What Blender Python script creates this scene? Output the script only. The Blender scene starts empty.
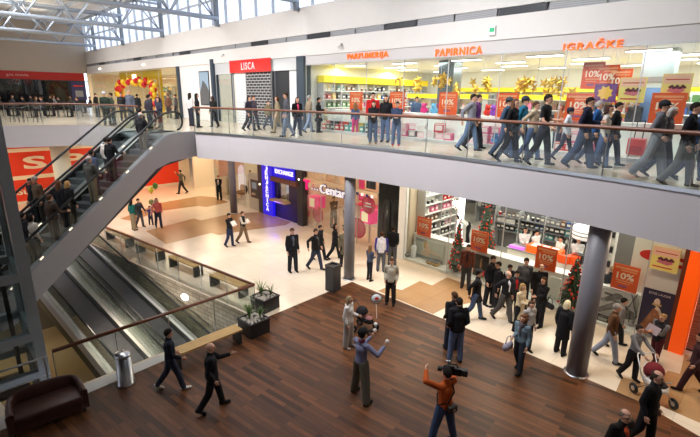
import bpy, bmesh, math, random
from mathutils import Vector, Matrix
R = math.radians
C = bpy.context.scene.collection
rnd = random.Random(7)

# ------------------------------------------------------------------ camera model (world: camera above 0,0 looking along +Y)
FPX, HORIZON, ROLL, CAM_Z, UP = 440.0, 96.0, 0.8, 6.7, 5.05
PITCH = math.atan((218.5 - HORIZON) / FPX)

def ray(x, y):
    u, v = (x - 350) / FPX, (y - 218.5) / FPX
    a = R(-ROLL)
    u, v = u * math.cos(a) - v * math.sin(a), u * math.sin(a) + v * math.cos(a)
    return Vector((u, math.cos(PITCH) - v * math.sin(PITCH), -math.sin(PITCH) - v * math.cos(PITCH)))

def ground(x, y, z=0.0):
    d = ray(x, y)
    return d * ((z - CAM_Z) / d.z) + Vector((0, 0, CAM_Z))

def at_depth(x, y, depth):
    d = ray(x, y)
    return d * (depth / d.y) + Vector((0, 0, CAM_Z))

def proj(p):
    q = Vector(p) - Vector((0, 0, CAM_Z))
    w = q.y * math.cos(PITCH) - q.z * math.sin(PITCH)
    u, v = q.x / w, (-q.y * math.sin(PITCH) - q.z * math.cos(PITCH)) / w
    a = R(ROLL)
    u, v = u * math.cos(a) - v * math.sin(a), u * math.sin(a) + v * math.cos(a)
    return 350 + FPX * u, 218.5 + FPX * v

# shop front frame: s runs along the front to the right, n towards the hall, depth = -n into the shops
P0 = Vector((-5.23, 25.23, 0)); FANG = R(-45.3)
UX = Vector((math.cos(FANG), math.sin(FANG), 0)); NX = Vector((math.sin(FANG), -math.cos(FANG), 0))
FM = Matrix.Translation(P0) @ Matrix.Rotation(FANG, 4, 'Z')      # local x = s, local y = -n, local z = z

def W(s, n, z=0.0):
    return P0 + UX * s + NX * n + Vector((0, 0, z))

def front(x, y, n=0.0):
    d = ray(x, y); o = Vector((0, 0, CAM_Z))
    t = (n - (o - P0).dot(NX)) / d.dot(NX)
    p = o + d * t
    return (p - P0).dot(UX), p.z

# ------------------------------------------------------------------ materials
MATS = {}
def lin(c):
    return tuple(((v / 255) / 12.92 if v / 255 <= 0.04045 else ((v / 255 + 0.055) / 1.055) ** 2.4) for v in c)

def mat(name, rgb=(200, 200, 200), rough=0.6, metal=0.0, noise=0.0, scale=20.0, bump=0.0, emit=None, strength=0.0, spec=0.5):
    if name in MATS: return MATS[name]
    m = bpy.data.materials.new(name); m.use_nodes = True
    nt = m.node_tree; b = nt.nodes['Principled BSDF']
    c = lin(rgb)
    b.inputs['Base Color'].default_value = (*c, 1)
    b.inputs['Roughness'].default_value = rough
    b.inputs['Metallic'].default_value = metal
    b.inputs['Specular IOR Level'].default_value = spec
    if emit is not None:
        b.inputs['Emission Color'].default_value = (*lin(emit), 1)
        b.inputs['Emission Strength'].default_value = strength
    if noise or bump:
        tc = nt.nodes.new('ShaderNodeTexCoord')
        n = nt.nodes.new('ShaderNodeTexNoise'); n.inputs['Scale'].default_value = scale; n.inputs['Detail'].default_value = 4
        nt.links.new(tc.outputs['Object'], n.inputs['Vector'])
        if noise:
            mx = nt.nodes.new('ShaderNodeMix'); mx.data_type = 'RGBA'
            mx.inputs['A'].default_value = (*[v * (1 - noise) for v in c], 1)
            mx.inputs['B'].default_value = (*[min(1, v * (1 + noise)) for v in c], 1)
            nt.links.new(n.outputs['Fac'], mx.inputs['Factor'])
            nt.links.new(mx.outputs['Result'], b.inputs['Base Color'])
        if bump:
            bp = nt.nodes.new('ShaderNodeBump'); bp.inputs['Strength'].default_value = bump; bp.inputs['Distance'].default_value = 0.02
            nt.links.new(n.outputs['Fac'], bp.inputs['Height'])
            nt.links.new(bp.outputs['Normal'], b.inputs['Normal'])
    MATS[name] = m
    return m

def cloth(rgb):
    return mat('cloth %d %d %d' % tuple(rgb), rgb, 0.85, noise=0.22, scale=16, bump=0.5, spec=0.25)

def glass(name, tint=(250, 253, 251), gloss=0.04, rough=0.02):
    if name in MATS: return MATS[name]
    m = bpy.data.materials.new(name); m.use_nodes = True
    nt = m.node_tree; nt.nodes.remove(nt.nodes['Principled BSDF'])
    out = nt.nodes['Material Output']
    t = nt.nodes.new('ShaderNodeBsdfTransparent'); t.inputs['Color'].default_value = (*lin(tint), 1)
    g = nt.nodes.new('ShaderNodeBsdfGlossy'); g.inputs['Roughness'].default_value = rough
    mx = nt.nodes.new('ShaderNodeMixShader')
    fr = nt.nodes.new('ShaderNodeFresnel'); fr.inputs['IOR'].default_value = 1.35
    ad = nt.nodes.new('ShaderNodeMath'); ad.operation = 'MULTIPLY_ADD'
    ad.inputs[1].default_value = 0.4; ad.inputs[2].default_value = gloss * 0.3
    nt.links.new(fr.outputs['Fac'], ad.inputs[0])
    nt.links.new(ad.outputs['Value'], mx.inputs['Fac'])
    nt.links.new(t.outputs['BSDF'], mx.inputs[1]); nt.links.new(g.outputs['BSDF'], mx.inputs[2])
    nt.links.new(mx.outputs['Shader'], out.inputs['Surface'])
    MATS[name] = m
    return m

def tex_mat(name, kind, a, b, rough=0.5, rot=0.0, sx=1.0, sy=1.0, **kw):
    """brick / plank / tile / stripe patterns in object space"""
    if name in MATS: return MATS[name]
    m = bpy.data.materials.new(name); m.use_nodes = True
    nt = m.node_tree; bs = nt.nodes['Principled BSDF']; bs.inputs['Roughness'].default_value = rough
    bs.inputs['Specular IOR Level'].default_value = kw.get('spec', 0.5)
    tc = nt.nodes.new('ShaderNodeTexCoord'); mp = nt.nodes.new('ShaderNodeMapping')
    mp.inputs['Rotation'].default_value = kw.get('rot3', (0, 0, rot))
    nt.links.new(tc.outputs['Object'], mp.inputs['Vector'])
    br = nt.nodes.new('ShaderNodeTexBrick')
    br.inputs['Color1'].default_value = (*lin(a), 1); br.inputs['Color2'].default_value = (*lin(b), 1)
    br.inputs['Mortar'].default_value = (*lin(kw.get('mortar', a)), 1)
    br.inputs['Scale'].default_value = 1.0
    br.inputs['Brick Width'].default_value = sx; br.inputs['Row Height'].default_value = sy
    br.inputs['Mortar Size'].default_value = kw.get('ms', 0.004); br.inputs['Bias'].default_value = kw.get('bias', 0.0)
    br.offset = kw.get('offset', 0.5)
    nt.links.new(mp.outputs['Vector'], br.inputs['Vector'])
    n = nt.nodes.new('ShaderNodeTexNoise'); n.inputs['Scale'].default_value = kw.get('nscale', 3.0); n.inputs['Detail'].default_value = 6
    mp2 = nt.nodes.new('ShaderNodeMapping'); mp2.inputs['Scale'].default_value = kw.get('stretch', (1, 1, 1))
    nt.links.new(mp.outputs['Vector'], mp2.inputs['Vector']); nt.links.new(mp2.outputs['Vector'], n.inputs['Vector'])
    mx = nt.nodes.new('ShaderNodeMix'); mx.data_type = 'RGBA'; mx.blend_type = 'MULTIPLY'
    mx.inputs['Factor'].default_value = kw.get('nfac', 0.35)
    rp = nt.nodes.new('ShaderNodeValToRGB'); rp.color_ramp.elements[0].position = 0.3; rp.color_ramp.elements[0].color = (0.25, 0.25, 0.25, 1)
    rp.color_ramp.elements[1].position = 0.7
    nt.links.new(n.outputs['Fac'], rp.inputs['Fac'])
    nt.links.new(br.outputs['Color'], mx.inputs['A']); nt.links.new(rp.outputs['Color'], mx.inputs['B'])
    nt.links.new(mx.outputs['Result'], bs.inputs['Base Color'])
    MATS[name] = m
    return m

# ------------------------------------------------------------------ mesh building
class MB:
    def __init__(s, M=None): s.v, s.f, s.mi, s.M = [], [], [], M
    def add(s, vs, fs, mi=0):
        o = len(s.v)
        s.v += [tuple(s.M @ Vector(p)) if s.M else tuple(p) for p in vs]
        s.f += [tuple(i + o for i in f) for f in fs]; s.mi += [mi] * len(fs)
        return s
    def box(s, x0, x1, y0, y1, z0, z1, mi=0):
        return s.add([(x0, y0, z0), (x1, y0, z0), (x1, y1, z0), (x0, y1, z0), (x0, y0, z1), (x1, y0, z1), (x1, y1, z1), (x0, y1, z1)],
                     [(0, 3, 2, 1), (4, 5, 6, 7), (0, 1, 5, 4), (1, 2, 6, 5), (2, 3, 7, 6), (3, 0, 4, 7)], mi)
    def prism(s, poly, z0, z1, mi=0):
        a = sum(poly[i][0] * poly[(i + 1) % len(poly)][1] - poly[(i + 1) % len(poly)][0] * poly[i][1] for i in range(len(poly)))
        if a < 0: poly = poly[::-1]
        n = len(poly)
        return s.add([(p[0], p[1], z0) for p in poly] + [(p[0], p[1], z1) for p in poly],
                     [tuple(range(n))[::-1], tuple(range(n, 2 * n))] + [(i, (i + 1) % n, n + (i + 1) % n, n + i) for i in range(n)], mi)
    def prism_y(s, poly, y0, y1, mi=0):
        """polygon in x,z extruded along y"""
        a = sum(poly[i][0] * poly[(i + 1) % len(poly)][1] - poly[(i + 1) % len(poly)][0] * poly[i][1] for i in range(len(poly)))
        if a < 0: poly = poly[::-1]
        n = len(poly)
        return s.add([(p[0], y0, p[1]) for p in poly] + [(p[0], y1, p[1]) for p in poly],
                     [tuple(range(n)), tuple(range(n, 2 * n))[::-1]] + [(i, n + i, n + (i + 1) % n, (i + 1) % n) for i in range(n)], mi)
    def ell(s, c, r, nu=12, nv=7, mi=0):
        if not hasattr(r, '__len__'): r = (r, r, r)
        vs = [(c[0], c[1], c[2] - r[2])]; fs = []
        for j in range(1, nv):
            t = -math.pi / 2 + math.pi * j / nv
            for i in range(nu):
                a = 2 * math.pi * i / nu
                vs.append((c[0] + r[0] * math.cos(t) * math.cos(a), c[1] + r[1] * math.cos(t) * math.sin(a), c[2] + r[2] * math.sin(t)))
        vs.append((c[0], c[1], c[2] + r[2])); top = len(vs) - 1
        for i in range(nu):
            fs.append((0, 1 + (i + 1) % nu, 1 + i))
            for j in range(nv - 2):
                b = 1 + j * nu
                fs.append((b + i, b + (i + 1) % nu, b + nu + (i + 1) % nu, b + nu + i))
            b = 1 + (nv - 2) * nu
            fs.append((b + i, b + (i + 1) % nu, top))
        return s.add(vs, fs, mi)
    def tube(s, pts, r, n=8, caps=True, mi=0):
        pts = [Vector(p) for p in pts]; k = len(pts)
        rs = r if hasattr(r, '__len__') else [r] * k
        vs, fs, prev = [], [], None
        for i, p in enumerate(pts):
            d = (pts[min(i + 1, k - 1)] - pts[max(i - 1, 0)]).normalized()
            if prev is None:
                up = Vector((0, 0, 1)) if abs(d.z) < 0.9 else Vector((1, 0, 0))
                x = d.cross(up).normalized()
            else:
                x = (prev - d * prev.dot(d)).normalized()
            prev = x; y = d.cross(x)
            for q in range(n):
                a = 2 * math.pi * q / n
                vs.append(p + x * (math.cos(a) * rs[i]) + y * (math.sin(a) * rs[i]))
        for i in range(k - 1):
            for q in range(n):
                fs.append((i * n + q, i * n + (q + 1) % n, (i + 1) * n + (q + 1) % n, (i + 1) * n + q))
        if caps:
            fs.append(tuple(range(n))[::-1]); fs.append(tuple(range((k - 1) * n, k * n)))
        return s.add(vs, fs, mi)
    def limb(s, a, b, ra, rb, n=10, nv=6):
        """two ellipsoids joined by a lofted tube: one closed tapered limb"""
        ra = ra if hasattr(ra, '__len__') else (ra,) * 3; rb = rb if hasattr(rb, '__len__') else (rb,) * 3
        a, b = Vector(a), Vector(b)
        s.ell(a, ra, n, nv); s.ell(b, rb, n, nv)
        d = b - a
        if d.length < 1e-4: return s
        d.normalize()
        x = d.cross(Vector((0, 1, 0)) if abs(d.y) < 0.8 else Vector((1, 0, 0))).normalized(); y = d.cross(x)
        vs = []
        for c, r in ((a, ra), (b, rb)):
            for q in range(n):
                t = 2 * math.pi * q / n; w = x * math.cos(t) + y * math.sin(t)
                L = 1 / math.sqrt(sum((w[k] / r[k]) ** 2 for k in range(3)))
                vs.append(c + w * L)
        fs = [(q, (q + 1) % n, n + (q + 1) % n, n + q) for q in range(n)] + [tuple(range(n))[::-1], tuple(range(n, 2 * n))]
        return s.add(vs, fs)
    def lathe(s, prof, n=20, c=(0, 0), mi=0):
        vs, fs = [], []
        for r, z in prof:
            for q in range(n):
                a = 2 * math.pi * q / n; vs.append((c[0] + r * math.cos(a), c[1] + r * math.sin(a), z))
        for i in range(len(prof) - 1):
            for q in range(n):
                fs.append((i * n + q, i * n + (q + 1) % n, (i + 1) * n + (q + 1) % n, (i + 1) * n + q))
        fs.append(tuple(range(n))[::-1]); fs.append(tuple(range((len(prof) - 1) * n, len(prof) * n)))
        return s.add(vs, fs, mi)
    def mesh(s, name, mats, smooth=False):
        me = bpy.data.meshes.new(name); me.from_pydata(s.v, [], s.f)
        for m in (mats if isinstance(mats, (list, tuple)) else [mats]): me.materials.append(m)
        if any(s.mi): me.polygons.foreach_set('material_index', s.mi)
        if smooth: me.polygons.foreach_set('use_smooth', [True] * len(me.polygons))
        me.update()
        return me
    def build(s, name, mats, parent=None, smooth=False, loc=None, bevel=0.0):
        return link(name, s.mesh(name, mats, smooth), parent, loc, bevel)

def link(name, me, parent=None, loc=None, bevel=0.0):
    o = bpy.data.objects.new(name, me); C.objects.link(o)
    if parent: o.parent = parent
    if loc is not None: o.location = loc
    if bevel:
        b = o.modifiers.new('bevel', 'BEVEL'); b.width = bevel; b.segments = 2; b.limit_method = 'ANGLE'
    return o

def tag(o, label=None, cat=None, group=None, kind=None):
    if label: o['label'] = label
    if cat: o['category'] = cat
    if group: o['group'] = group
    if kind: o['kind'] = kind
    return o

def thing(name, label, cat, loc=(0, 0, 0), rz=0.0, group=None):
    o = bpy.data.objects.new(name, None); o.empty_display_size = 0.2; C.objects.link(o)
    o.location = loc; o.rotation_euler = (0, 0, rz)
    return tag(o, label, cat, group)

def struct(name, mb, m, matrix=None, smooth=False):
    o = mb.build(name, m, smooth=smooth)
    if matrix is not None: o.matrix_world = matrix
    return tag(o, kind='structure')

def copy_tree(o, parent=None):
    c = o.copy(); C.objects.link(c)
    if parent: c.parent = parent
    for ch in o.children: copy_tree(ch, c)
    return c

TEXTS = {}
def text_mesh(txt, w=None, h=None, m=None, ext=0.01, bold=0.0, shear=0.0, spacing=1.0):
    """upright lettering in the local x,z plane facing -y, its lower left corner at the origin"""
    key = (txt, w, h, m.name, ext, bold)
    if key in TEXTS: return TEXTS[key]
    cu = bpy.data.curves.new('lettering', 'FONT'); cu.body = txt; cu.extrude = ext; cu.offset = bold; cu.shear = shear; cu.resolution_u = 3
    cu.space_character = spacing
    o = bpy.data.objects.new('lettering', cu); C.objects.link(o)
    bpy.context.view_layer.update()
    dg = bpy.context.evaluated_depsgraph_get()
    me = bpy.data.meshes.new_from_object(o.evaluated_get(dg))
    bpy.data.objects.remove(o); bpy.data.curves.remove(cu)
    xs = [v.co.x for v in me.vertices]; ys = [v.co.y for v in me.vertices]
    x0, x1, y0, y1 = min(xs), max(xs), min(ys), max(ys)
    sx = w / (x1 - x0) if w else None; sy = h / (y1 - y0) if h else None
    sx = sx or sy; sy = sy or sx
    for v in me.vertices: v.co = ((v.co.x - x0) * sx, -v.co.z - ext, (v.co.y - y0) * sy)
    me.materials.clear(); me.materials.append(m); me.name = 'lettering'
    TEXTS[key] = me
    return me

def area(name, loc, size, power, col=(255, 255, 255), rot=(0, 0, 0), sy=None, spread=180):
    l = bpy.data.lights.new(name, 'AREA'); l.energy = power; l.color = lin(col); l.size = size
    l.spread = R(spread)
    if sy: l.shape = 'RECTANGLE'; l.size_y = sy
    o = bpy.data.objects.new(name, l); C.objects.link(o); o.location = loc; o.rotation_euler = rot
    return o
# ------------------------------------------------------------------ people
SKIN = [mat('skin fair', (214, 165, 138), 0.55), mat('skin tan', (188, 138, 110), 0.55)]
EYE = mat('eye dark', (38, 28, 24), 0.4); LIP = mat('lip', (150, 85, 75), 0.5)
_tmp = None
WORK = bpy.data.scenes.new('sculpting')
def remesh(mb, voxel, smooth=2):
    """merge overlapping closed limbs into one continuous skin"""
    global _tmp
    me = bpy.data.meshes.new('raw'); me.from_pydata(mb.v, [], mb.f); me.update()
    if _tmp is None:
        _tmp = bpy.data.objects.new('sculpt', me); WORK.collection.objects.link(_tmp)
        m = _tmp.modifiers.new('r', 'REMESH'); m.mode = 'VOXEL'; m.use_smooth_shade = True
        m = _tmp.modifiers.new('s', 'SMOOTH'); m.factor = 0.5
    old = _tmp.data; _tmp.data = me
    if old is not me: bpy.data.meshes.remove(old)
    _tmp.modifiers['r'].voxel_size = voxel; _tmp.modifiers['s'].iterations = smooth
    vl = WORK.view_layers[0]; vl.update()
    return bpy.data.meshes.new_from_object(_tmp.evaluated_get(vl.depsgraph))

ARMS = {'d': (0.05, .225, .88), 'f': (.25, .2, .96), 'b': (-.2, .22, .93), 'pk': (.1, .2, .95), 'hold': (.3, .06, 1.13), 'up': (.28, .2, 1.62),
        'pt': (.45, .22, 1.22), 'chest': (.24, .1, 1.24), 'push': (.44, .2, 1.06), 'rail': (.34, .26, 1.12), 'out': (.08, .42, .98),
        'back': (-.14, .08, 1.0), 'face': (.26, .1, 1.5), 'lap': (.32, .12, .98), 'cam': (.24, .16, 1.5), 'toss': (.42, .2, 1.2), 'high': (.3, .24, 1.6)}

def person(label, pos, H, yaw, top=('jacket', (40, 40, 45)), bot=('trousers', (40, 40, 48)), hair=('short', (45, 32, 25)), pose='stand', ph=1,
           arms=('d', 'd'), shoe=(30, 28, 28), skin=0, fat=0.0, lean=0.0, look=(0, 0), shirt=None, extra=(), group=None, stride=0.42, vox=None, stripe=None):
    k = H / 1.75
    child = H < 1.35
    # legs ------------------------------------------------------------
    stride *= .66
    if pose == 'walk': legs = {ph: (stride, 0.1, 0.05), -ph: (-stride * .8, 0.36, -0.5)}
    elif pose == 'sit': legs = {1: (1.45, 1.4, 0), -1: (1.5, 1.5, 0)}
    elif pose == 'bend': legs = {1: (.1, .1, 0), -1: (-.05, .1, 0)}
    elif pose == 'wide': legs = {1: (.1, .1, 0), -1: (-.06, .05, 0)}
    else: legs = {ph: (.06, .08, 0), -ph: (-.03, .04, 0)}
    hip = Vector((0, 0, .93))
    J = {}
    for sd in (1, -1):
        a, kb, fp = legs[sd]
        hj = hip + Vector((0, .085 * sd, 0)); w = .02 * sd if pose != 'wide' else .09 * sd
        kn = hj + Vector((math.sin(a) * .43, w, -math.cos(a) * .43))
        an = kn + Vector((math.sin(a - kb) * .42, w, -math.cos(a - kb) * .42))
        J[sd] = (hj, kn, an, fp)
    low = min(J[sd][2].z for sd in J) - .085
    off = Vector((0, 0, -low))
    if pose == 'sit': off = Vector((0, 0, -low))
    J = {sd: (a + off, b + off, c + off, fp) for sd, (a, b, c, fp) in J.items()}
    pel = hip + off + Vector((0, 0, .04))
    if pose == 'bend': lean = 1.1
    sp = Vector((math.sin(lean), 0, math.cos(lean)))
    fwd = Vector((math.cos(lean), 0, -math.sin(lean)))
    waist, chest, shl, neck = pel + sp * .14, pel + sp * .32, pel + sp * .445, pel + sp * .5
    hy, hp = look
    hp2 = lean * .5 + hp
    hup = Vector((math.sin(hp2), 0, math.cos(hp2)))
    hs = 1.22 if child else 1.0
    head = neck + hup * .145 * hs + Vector((.02, 0, 0))
    hrot = Matrix.Rotation(hy, 3, 'Z') @ Matrix.Rotation(hp2, 3, 'Y')
    HP = lambda x, y, z: head + hrot @ (Vector((x, y, z)) * hs)
    # arms ------------------------------------------------------------
    A = {}
    for sd, spec in ((1, arms[0]), (-1, arms[1])):
        t = ARMS[spec] if isinstance(spec, str) else spec
        S = shl + Vector((0, (.18 + fat * .3) * sd, -.01))
        T = Vector((t[0], t[1] * sd, t[2])) + (Vector((0, 0, off.z)) if pose == 'sit' else Vector())
        if lean: T = pel + sp * (T.z - .97) + fwd * T.x + Vector((0, T.y, 0))
        d = T - S; L = min(max(d.length, .2), .545); d.normalize(); T = S + d * L
        ua, fa = .29, .262
        x = (ua * ua - fa * fa + L * L) / (2 * L); hgt = math.sqrt(max(0, ua * ua - x * x))
        pole = Vector((-.85, .16 * sd, -.45)); pole = (pole - d * pole.dot(d)).normalized()
        A[sd] = (S, S + d * x + pole * hgt, T)
    V = vox or .018
    # body ------------------------------------------------------------
    b = MB(); f = fat
    b.limb(pel, waist, (.095 + f, .135 + f * .7, .1), (.082 + f, .115 + f, .08))
    b.limb(waist, chest, (.082 + f, .115 + f, .08), (.095 + f * .6, .14 + f * .6, .11))
    b.limb(shl + Vector((0, .13, -.03)), shl + Vector((0, -.13, -.03)), .055, .055)
    b.limb(neck - sp * .06, head - hup * .06, .052, .05)
    b.ell(HP(-.006, 0, .02), tuple(v * hs for v in (.097, .077, .098)), 14, 10)
    b.limb(HP(.03, 0, -.055), HP(.042, 0, -.082), tuple(v * hs for v in (.055, .056, .05)), tuple(v * hs for v in (.04, .035, .03)))
    b.limb(HP(.09, 0, .015), HP(.104, 0, -.022), .012 * hs, .018 * hs, 6, 4)
    for sd in (1, -1):
        b.ell(HP(-.005, .078 * sd, -.01), (.02 * hs, .014 * hs, .032 * hs), 6, 4)
        b.ell(HP(.075, .032 * sd, .032), (.018 * hs, .024 * hs, .012 * hs), 6, 4)
        S, E_, T = A[sd]
        b.limb(S, E_, .046, .036); b.limb(E_, T, .037, .027)
        hj, kn, an, fp = J[sd]
        b.limb(hj, kn, .076, .048); b.limb(kn, an, .05, .034)
        toe = an + Vector((.13 * math.cos(fp), 0, .13 * math.sin(fp) - .05))
        b.limb(an - Vector((.02, 0, .03)), toe, .034, .026)
    me = remesh(b, V)
    for m in (SKIN[skin], EYE, LIP): me.materials.append(m)
    inv = hrot.inverted()
    for p in me.polygons:
        q = inv @ (p.center - head) / hs
        if q.x > .05:
            if min((q - Vector((.085, y, .012))).length for y in (.032, -.032)) < .017: p.material_index = 1
            elif abs(q.z + .062) < .009 and abs(q.y) < .026: p.material_index = 2
    # hands: palm, four unequal bent fingers, thumb
    hb = MB()
    for sd in (1, -1):
        S, E_, T = A[sd]
        d = (T - E_).normalized()
        pn = Vector((0, -sd, 0)) if abs(d.y) < .8 else Vector((0, 0, -1)); pn = (pn - d * pn.dot(d)).normalized()
        th = pn.cross(d) * (1 if sd < 0 else -1)
        if th.x + th.z < 0: th = -th
        c = T + d * .05
        hb.limb(T, T + d * .085 + pn * .004, (.026, .02, .026), .034 if False else (.036, .026, .036), 8, 5)
        for i, (o, L) in enumerate(((.028, .06), (.01, .072), (-.009, .066), (-.027, .05))):
            r = .0095
            p1 = T + d * .1 + th * o; p2 = p1 + (d * .9 + pn * .35).normalized() * L * .55; p3 = p2 + (d * .6 + pn * .8).normalized() * L * .5
            hb.tube([p1 - d * .02, p2, p3], [r, r * .95, r * .7], 6)
        p1 = T + d * .03 + th * .026; p2 = p1 + (d * .6 + th * .7).normalized() * .04; p3 = p2 + (d * .9 + pn * .3).normalized() * .032
        hb.tube([p1, p2, p3], [.012, .011, .008], 6)
    bm = bmesh.new(); bm.from_mesh(me)
    vs = [bm.verts.new(p) for p in hb.v]
    for fc in hb.f:
        try: bm.faces.new([vs[i] for i in fc]).smooth = True
        except ValueError: pass
    bm.to_mesh(me); bm.free()
    parts = []
    # lower garment ----------------------------------------------------
    kind, col = bot[0], bot[1]
    t = MB(); wd = {'trousers': 1.0, 'jeans': .93, 'leggings': .78, 'wide_trousers': 1.22}.get(kind, 1.0)
    if kind == 'leggings': kind = 'trousers'
    if kind == 'wide_trousers': kind = 'trousers'
    t.limb(pel + Vector((0, 0, .05)), pel - Vector((0, 0, .02)), (.104 + f, .143 + f * .8, .09), (.11 + f * .6, .152 + f * .6, .1))
    for sd in (1, -1):
        hj, kn, an, fp = J[sd]
        t.limb(hj, kn, .108 * (wd * .5 + .5), .086 * wd); t.limb(kn, an + Vector((0, 0, -.0)), .086 * wd, .074 * wd)
    parts.append((kind, remesh(t, V), cloth(col)))
    # upper garment -----------------------------------------------------
    kind, col = top[0], top[1]
    j = MB(); g = {'t_shirt': .012, 'shirt': .022, 'sweater': .022, 'hoodie': .034, 'jacket': .034, 'coat': .038, 'vest': .03}[kind]
    j.limb(waist, chest, (.09 + f + g, .126 + f + g, .09), (.1 + f * .6 + g, .146 + f * .6 + g, .115))
    j.limb(shl + Vector((0, .14, -.025)), shl + Vector((0, -.14, -.025)), .06 + g * .4, .06 + g * .4)
    j.limb(chest, neck - sp * .01, (.085, .12, .08), (.062 + g * .4,) * 3)
    hem = {'t_shirt': .0, 'shirt': -.02, 'sweater': -.01, 'hoodie': -.06, 'jacket': -.08, 'coat': -.08, 'vest': -.02}[kind]
    j.limb(waist, pel + sp * hem, (.09 + f + g, .126 + f + g, .09), (.106 + f + g, .146 + f * .8 + g, .07))
    if kind == 'coat':
        L = top[2] if len(top) > 2 else .42
        base = Vector(((J[1][1].x + J[-1][1].x) / 2, 0, pel.z - L + .04))
        sprd = abs(J[1][1].x - J[-1][1].x) * .5 * L / .45
        j.limb(pel, base, (.12 + f, .16 + f, .06), (.135 + f + sprd, .185 + f, .05))
    for sd in (1, -1):
        S, E_, T = A[sd]
        if kind == 'vest':
            continue
        e = E_ - (E_ - S).normalized() * .1 if kind == 't_shirt' else E_
        j.limb(S, e, .056 + g * .34, .048 + g * .34)
        if kind != 't_shirt':
            u = (T - E_).normalized()
            j.limb(E_, T - u * .03, .048 + g * .34, .036 + g * .3)
    if kind == 'hoodie': j.limb(neck - sp * .02 - fwd * .06 + Vector((0, .05, 0)), neck - sp * .02 - fwd * .06 - Vector((0, .05, 0)), .055, .055)
    cm = stripe if stripe is not None else cloth(col)
    jacket_me = remesh(j, V)
    parts.append((kind if kind != 'vest' else 'vest', jacket_me, cm))
    if kind == 'vest':
        sl = MB()
        for sd in (1, -1):
            S, E_, T = A[sd]; u = (T - E_).normalized()
            sl.limb(S, E_, .062, .055); sl.limb(E_, T - u * .03, .055, .042)
        sl.limb(A[1][0], A[-1][0], .05, .05)
        parts.append(('shirt', remesh(sl, V), cloth(top[2])))
    if shirt:
        q = MB(); o = fwd * (.05 + f * .3 + g)
        q.limb(waist + o * .9, chest + o * .95 + sp * .03, (.062 + f, .045, .1), (.062, .06, .1)); q.limb(chest + o * .9, neck - sp * .03 + fwd * .035, (.05, .05, .06), .04)
        parts.append(('shirt', remesh(q, V), cloth(shirt)))
    # shoes -------------------------------------------------------------
    zmin = 9
    for sd in (1, -1):
        hj, kn, an, fp = J[sd]
        m = MB()
        m.limb((-.035, 0, .045), (.12, 0, .03), (.05, .042, .045), (.075, .045, .034), 12, 6)
        m.limb((-.03, 0, .06), (0, 0, .11), .043, .045, 10, 5)
        for i, p in enumerate(m.v):
            p = Vector((p[0], p[1], max(p[2], 0.002)))
            q = Matrix.Rotation(-fp, 3, 'Y') @ (p - Vector((0, 0, .08))) + an + Vector((.0, 0, 0))
            m.v[i] = tuple(q); zmin = min(zmin, q.z)
        parts.append(('shoe', m.mesh('shoe', cloth(shoe), True), None))
    # hair and headgear ---------------------------------------------------
    hk, hc = hair[0], hair[1]
    if hk != 'bald':
        h = MB(); line = {'short': .045, 'cap': .02, 'beanie': .02, 'beret': .03, 'thin': .03}.get(hk, .055)
        e = MB(); e.ell((0, 0, 0), (.108, .088, .108), 18, 12)
        for p in e.v:
            x, y, z = p; z += .022
            front_ = x > .035 and z < line + (.03 if hk == 'thin' else 0)
            side = abs(y) > .04 and z < -.015 and hk in ('short', 'cap', 'thin', 'beret') and x > -.03
            low_ = z < -.055
            if hk == 'thin' and z > .085 and x > -.06: x, y, z = x * .8, y * .8, z * .75
            if front_ or side: x, y, z = x * .62, y * .62, z * .7
            elif low_ and hk in ('short', 'cap', 'thin', 'beret'): z = -.055; x *= .9
            h.v.append(tuple(HP(x - .008, y, z)))
        h.f = e.f; h.mi = e.mi
        if hk in ('long', 'bob', 'curly'):
            dn = -.22 if hk == 'long' else -.1
            h.limb(HP(-.055, 0, .0), HP(-.085, 0, dn), (.06 * hs, .088 * hs, .07 * hs), (.04 * hs, .08 * hs, .05 * hs))
            for sd in (1, -1): h.limb(HP(-.015, .068 * sd, .0), HP(-.03, .078 * sd, dn * .9), .034 * hs, .03 * hs)
            if hk == 'curly':
                for q in range(14):
                    a = q * 2.4; h.ell(HP(-.02 + .085 * math.cos(a) - .02, .085 * math.sin(a), .0 + .05 * math.sin(q * 1.7) + .03), .038, 6, 4)
        if hk == 'pony': h.limb(HP(-.1, 0, .03), HP(-.13, 0, -.14), .034, .022)
        if hk == 'bun': h.ell(HP(-.1, 0, .05), .048)
        parts.append(('hair', remesh(h, min(V, .014), 1), cloth(hc)))
        if hk in ('cap', 'beanie', 'beret'):
            c = MB(); cc = hair[2]
            e = MB(); e.ell((0, 0, 0), (.118, .098, .1) if hk != 'beret' else (.135, .125, .07), 16, 10)
            for p in e.v:
                z = max(p[2], -.015 if hk != 'beanie' else -.04)
                c.v.append(tuple(HP(p[0] - .008 - (.01 if hk == 'beret' else 0), p[1], z + (.055 if hk != 'beret' else .075))))
            c.f = e.f; c.mi = e.mi
            if hk == 'cap': c.limb(HP(.09, .0, .045), HP(.16, 0, .035), (.05, .075, .012), (.03, .06, .01))
            parts.append(({'cap': 'cap', 'beanie': 'knitted_hat', 'beret': 'flat_cap'}[hk], remesh(c, .012, 1), cloth(cc)))
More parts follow.
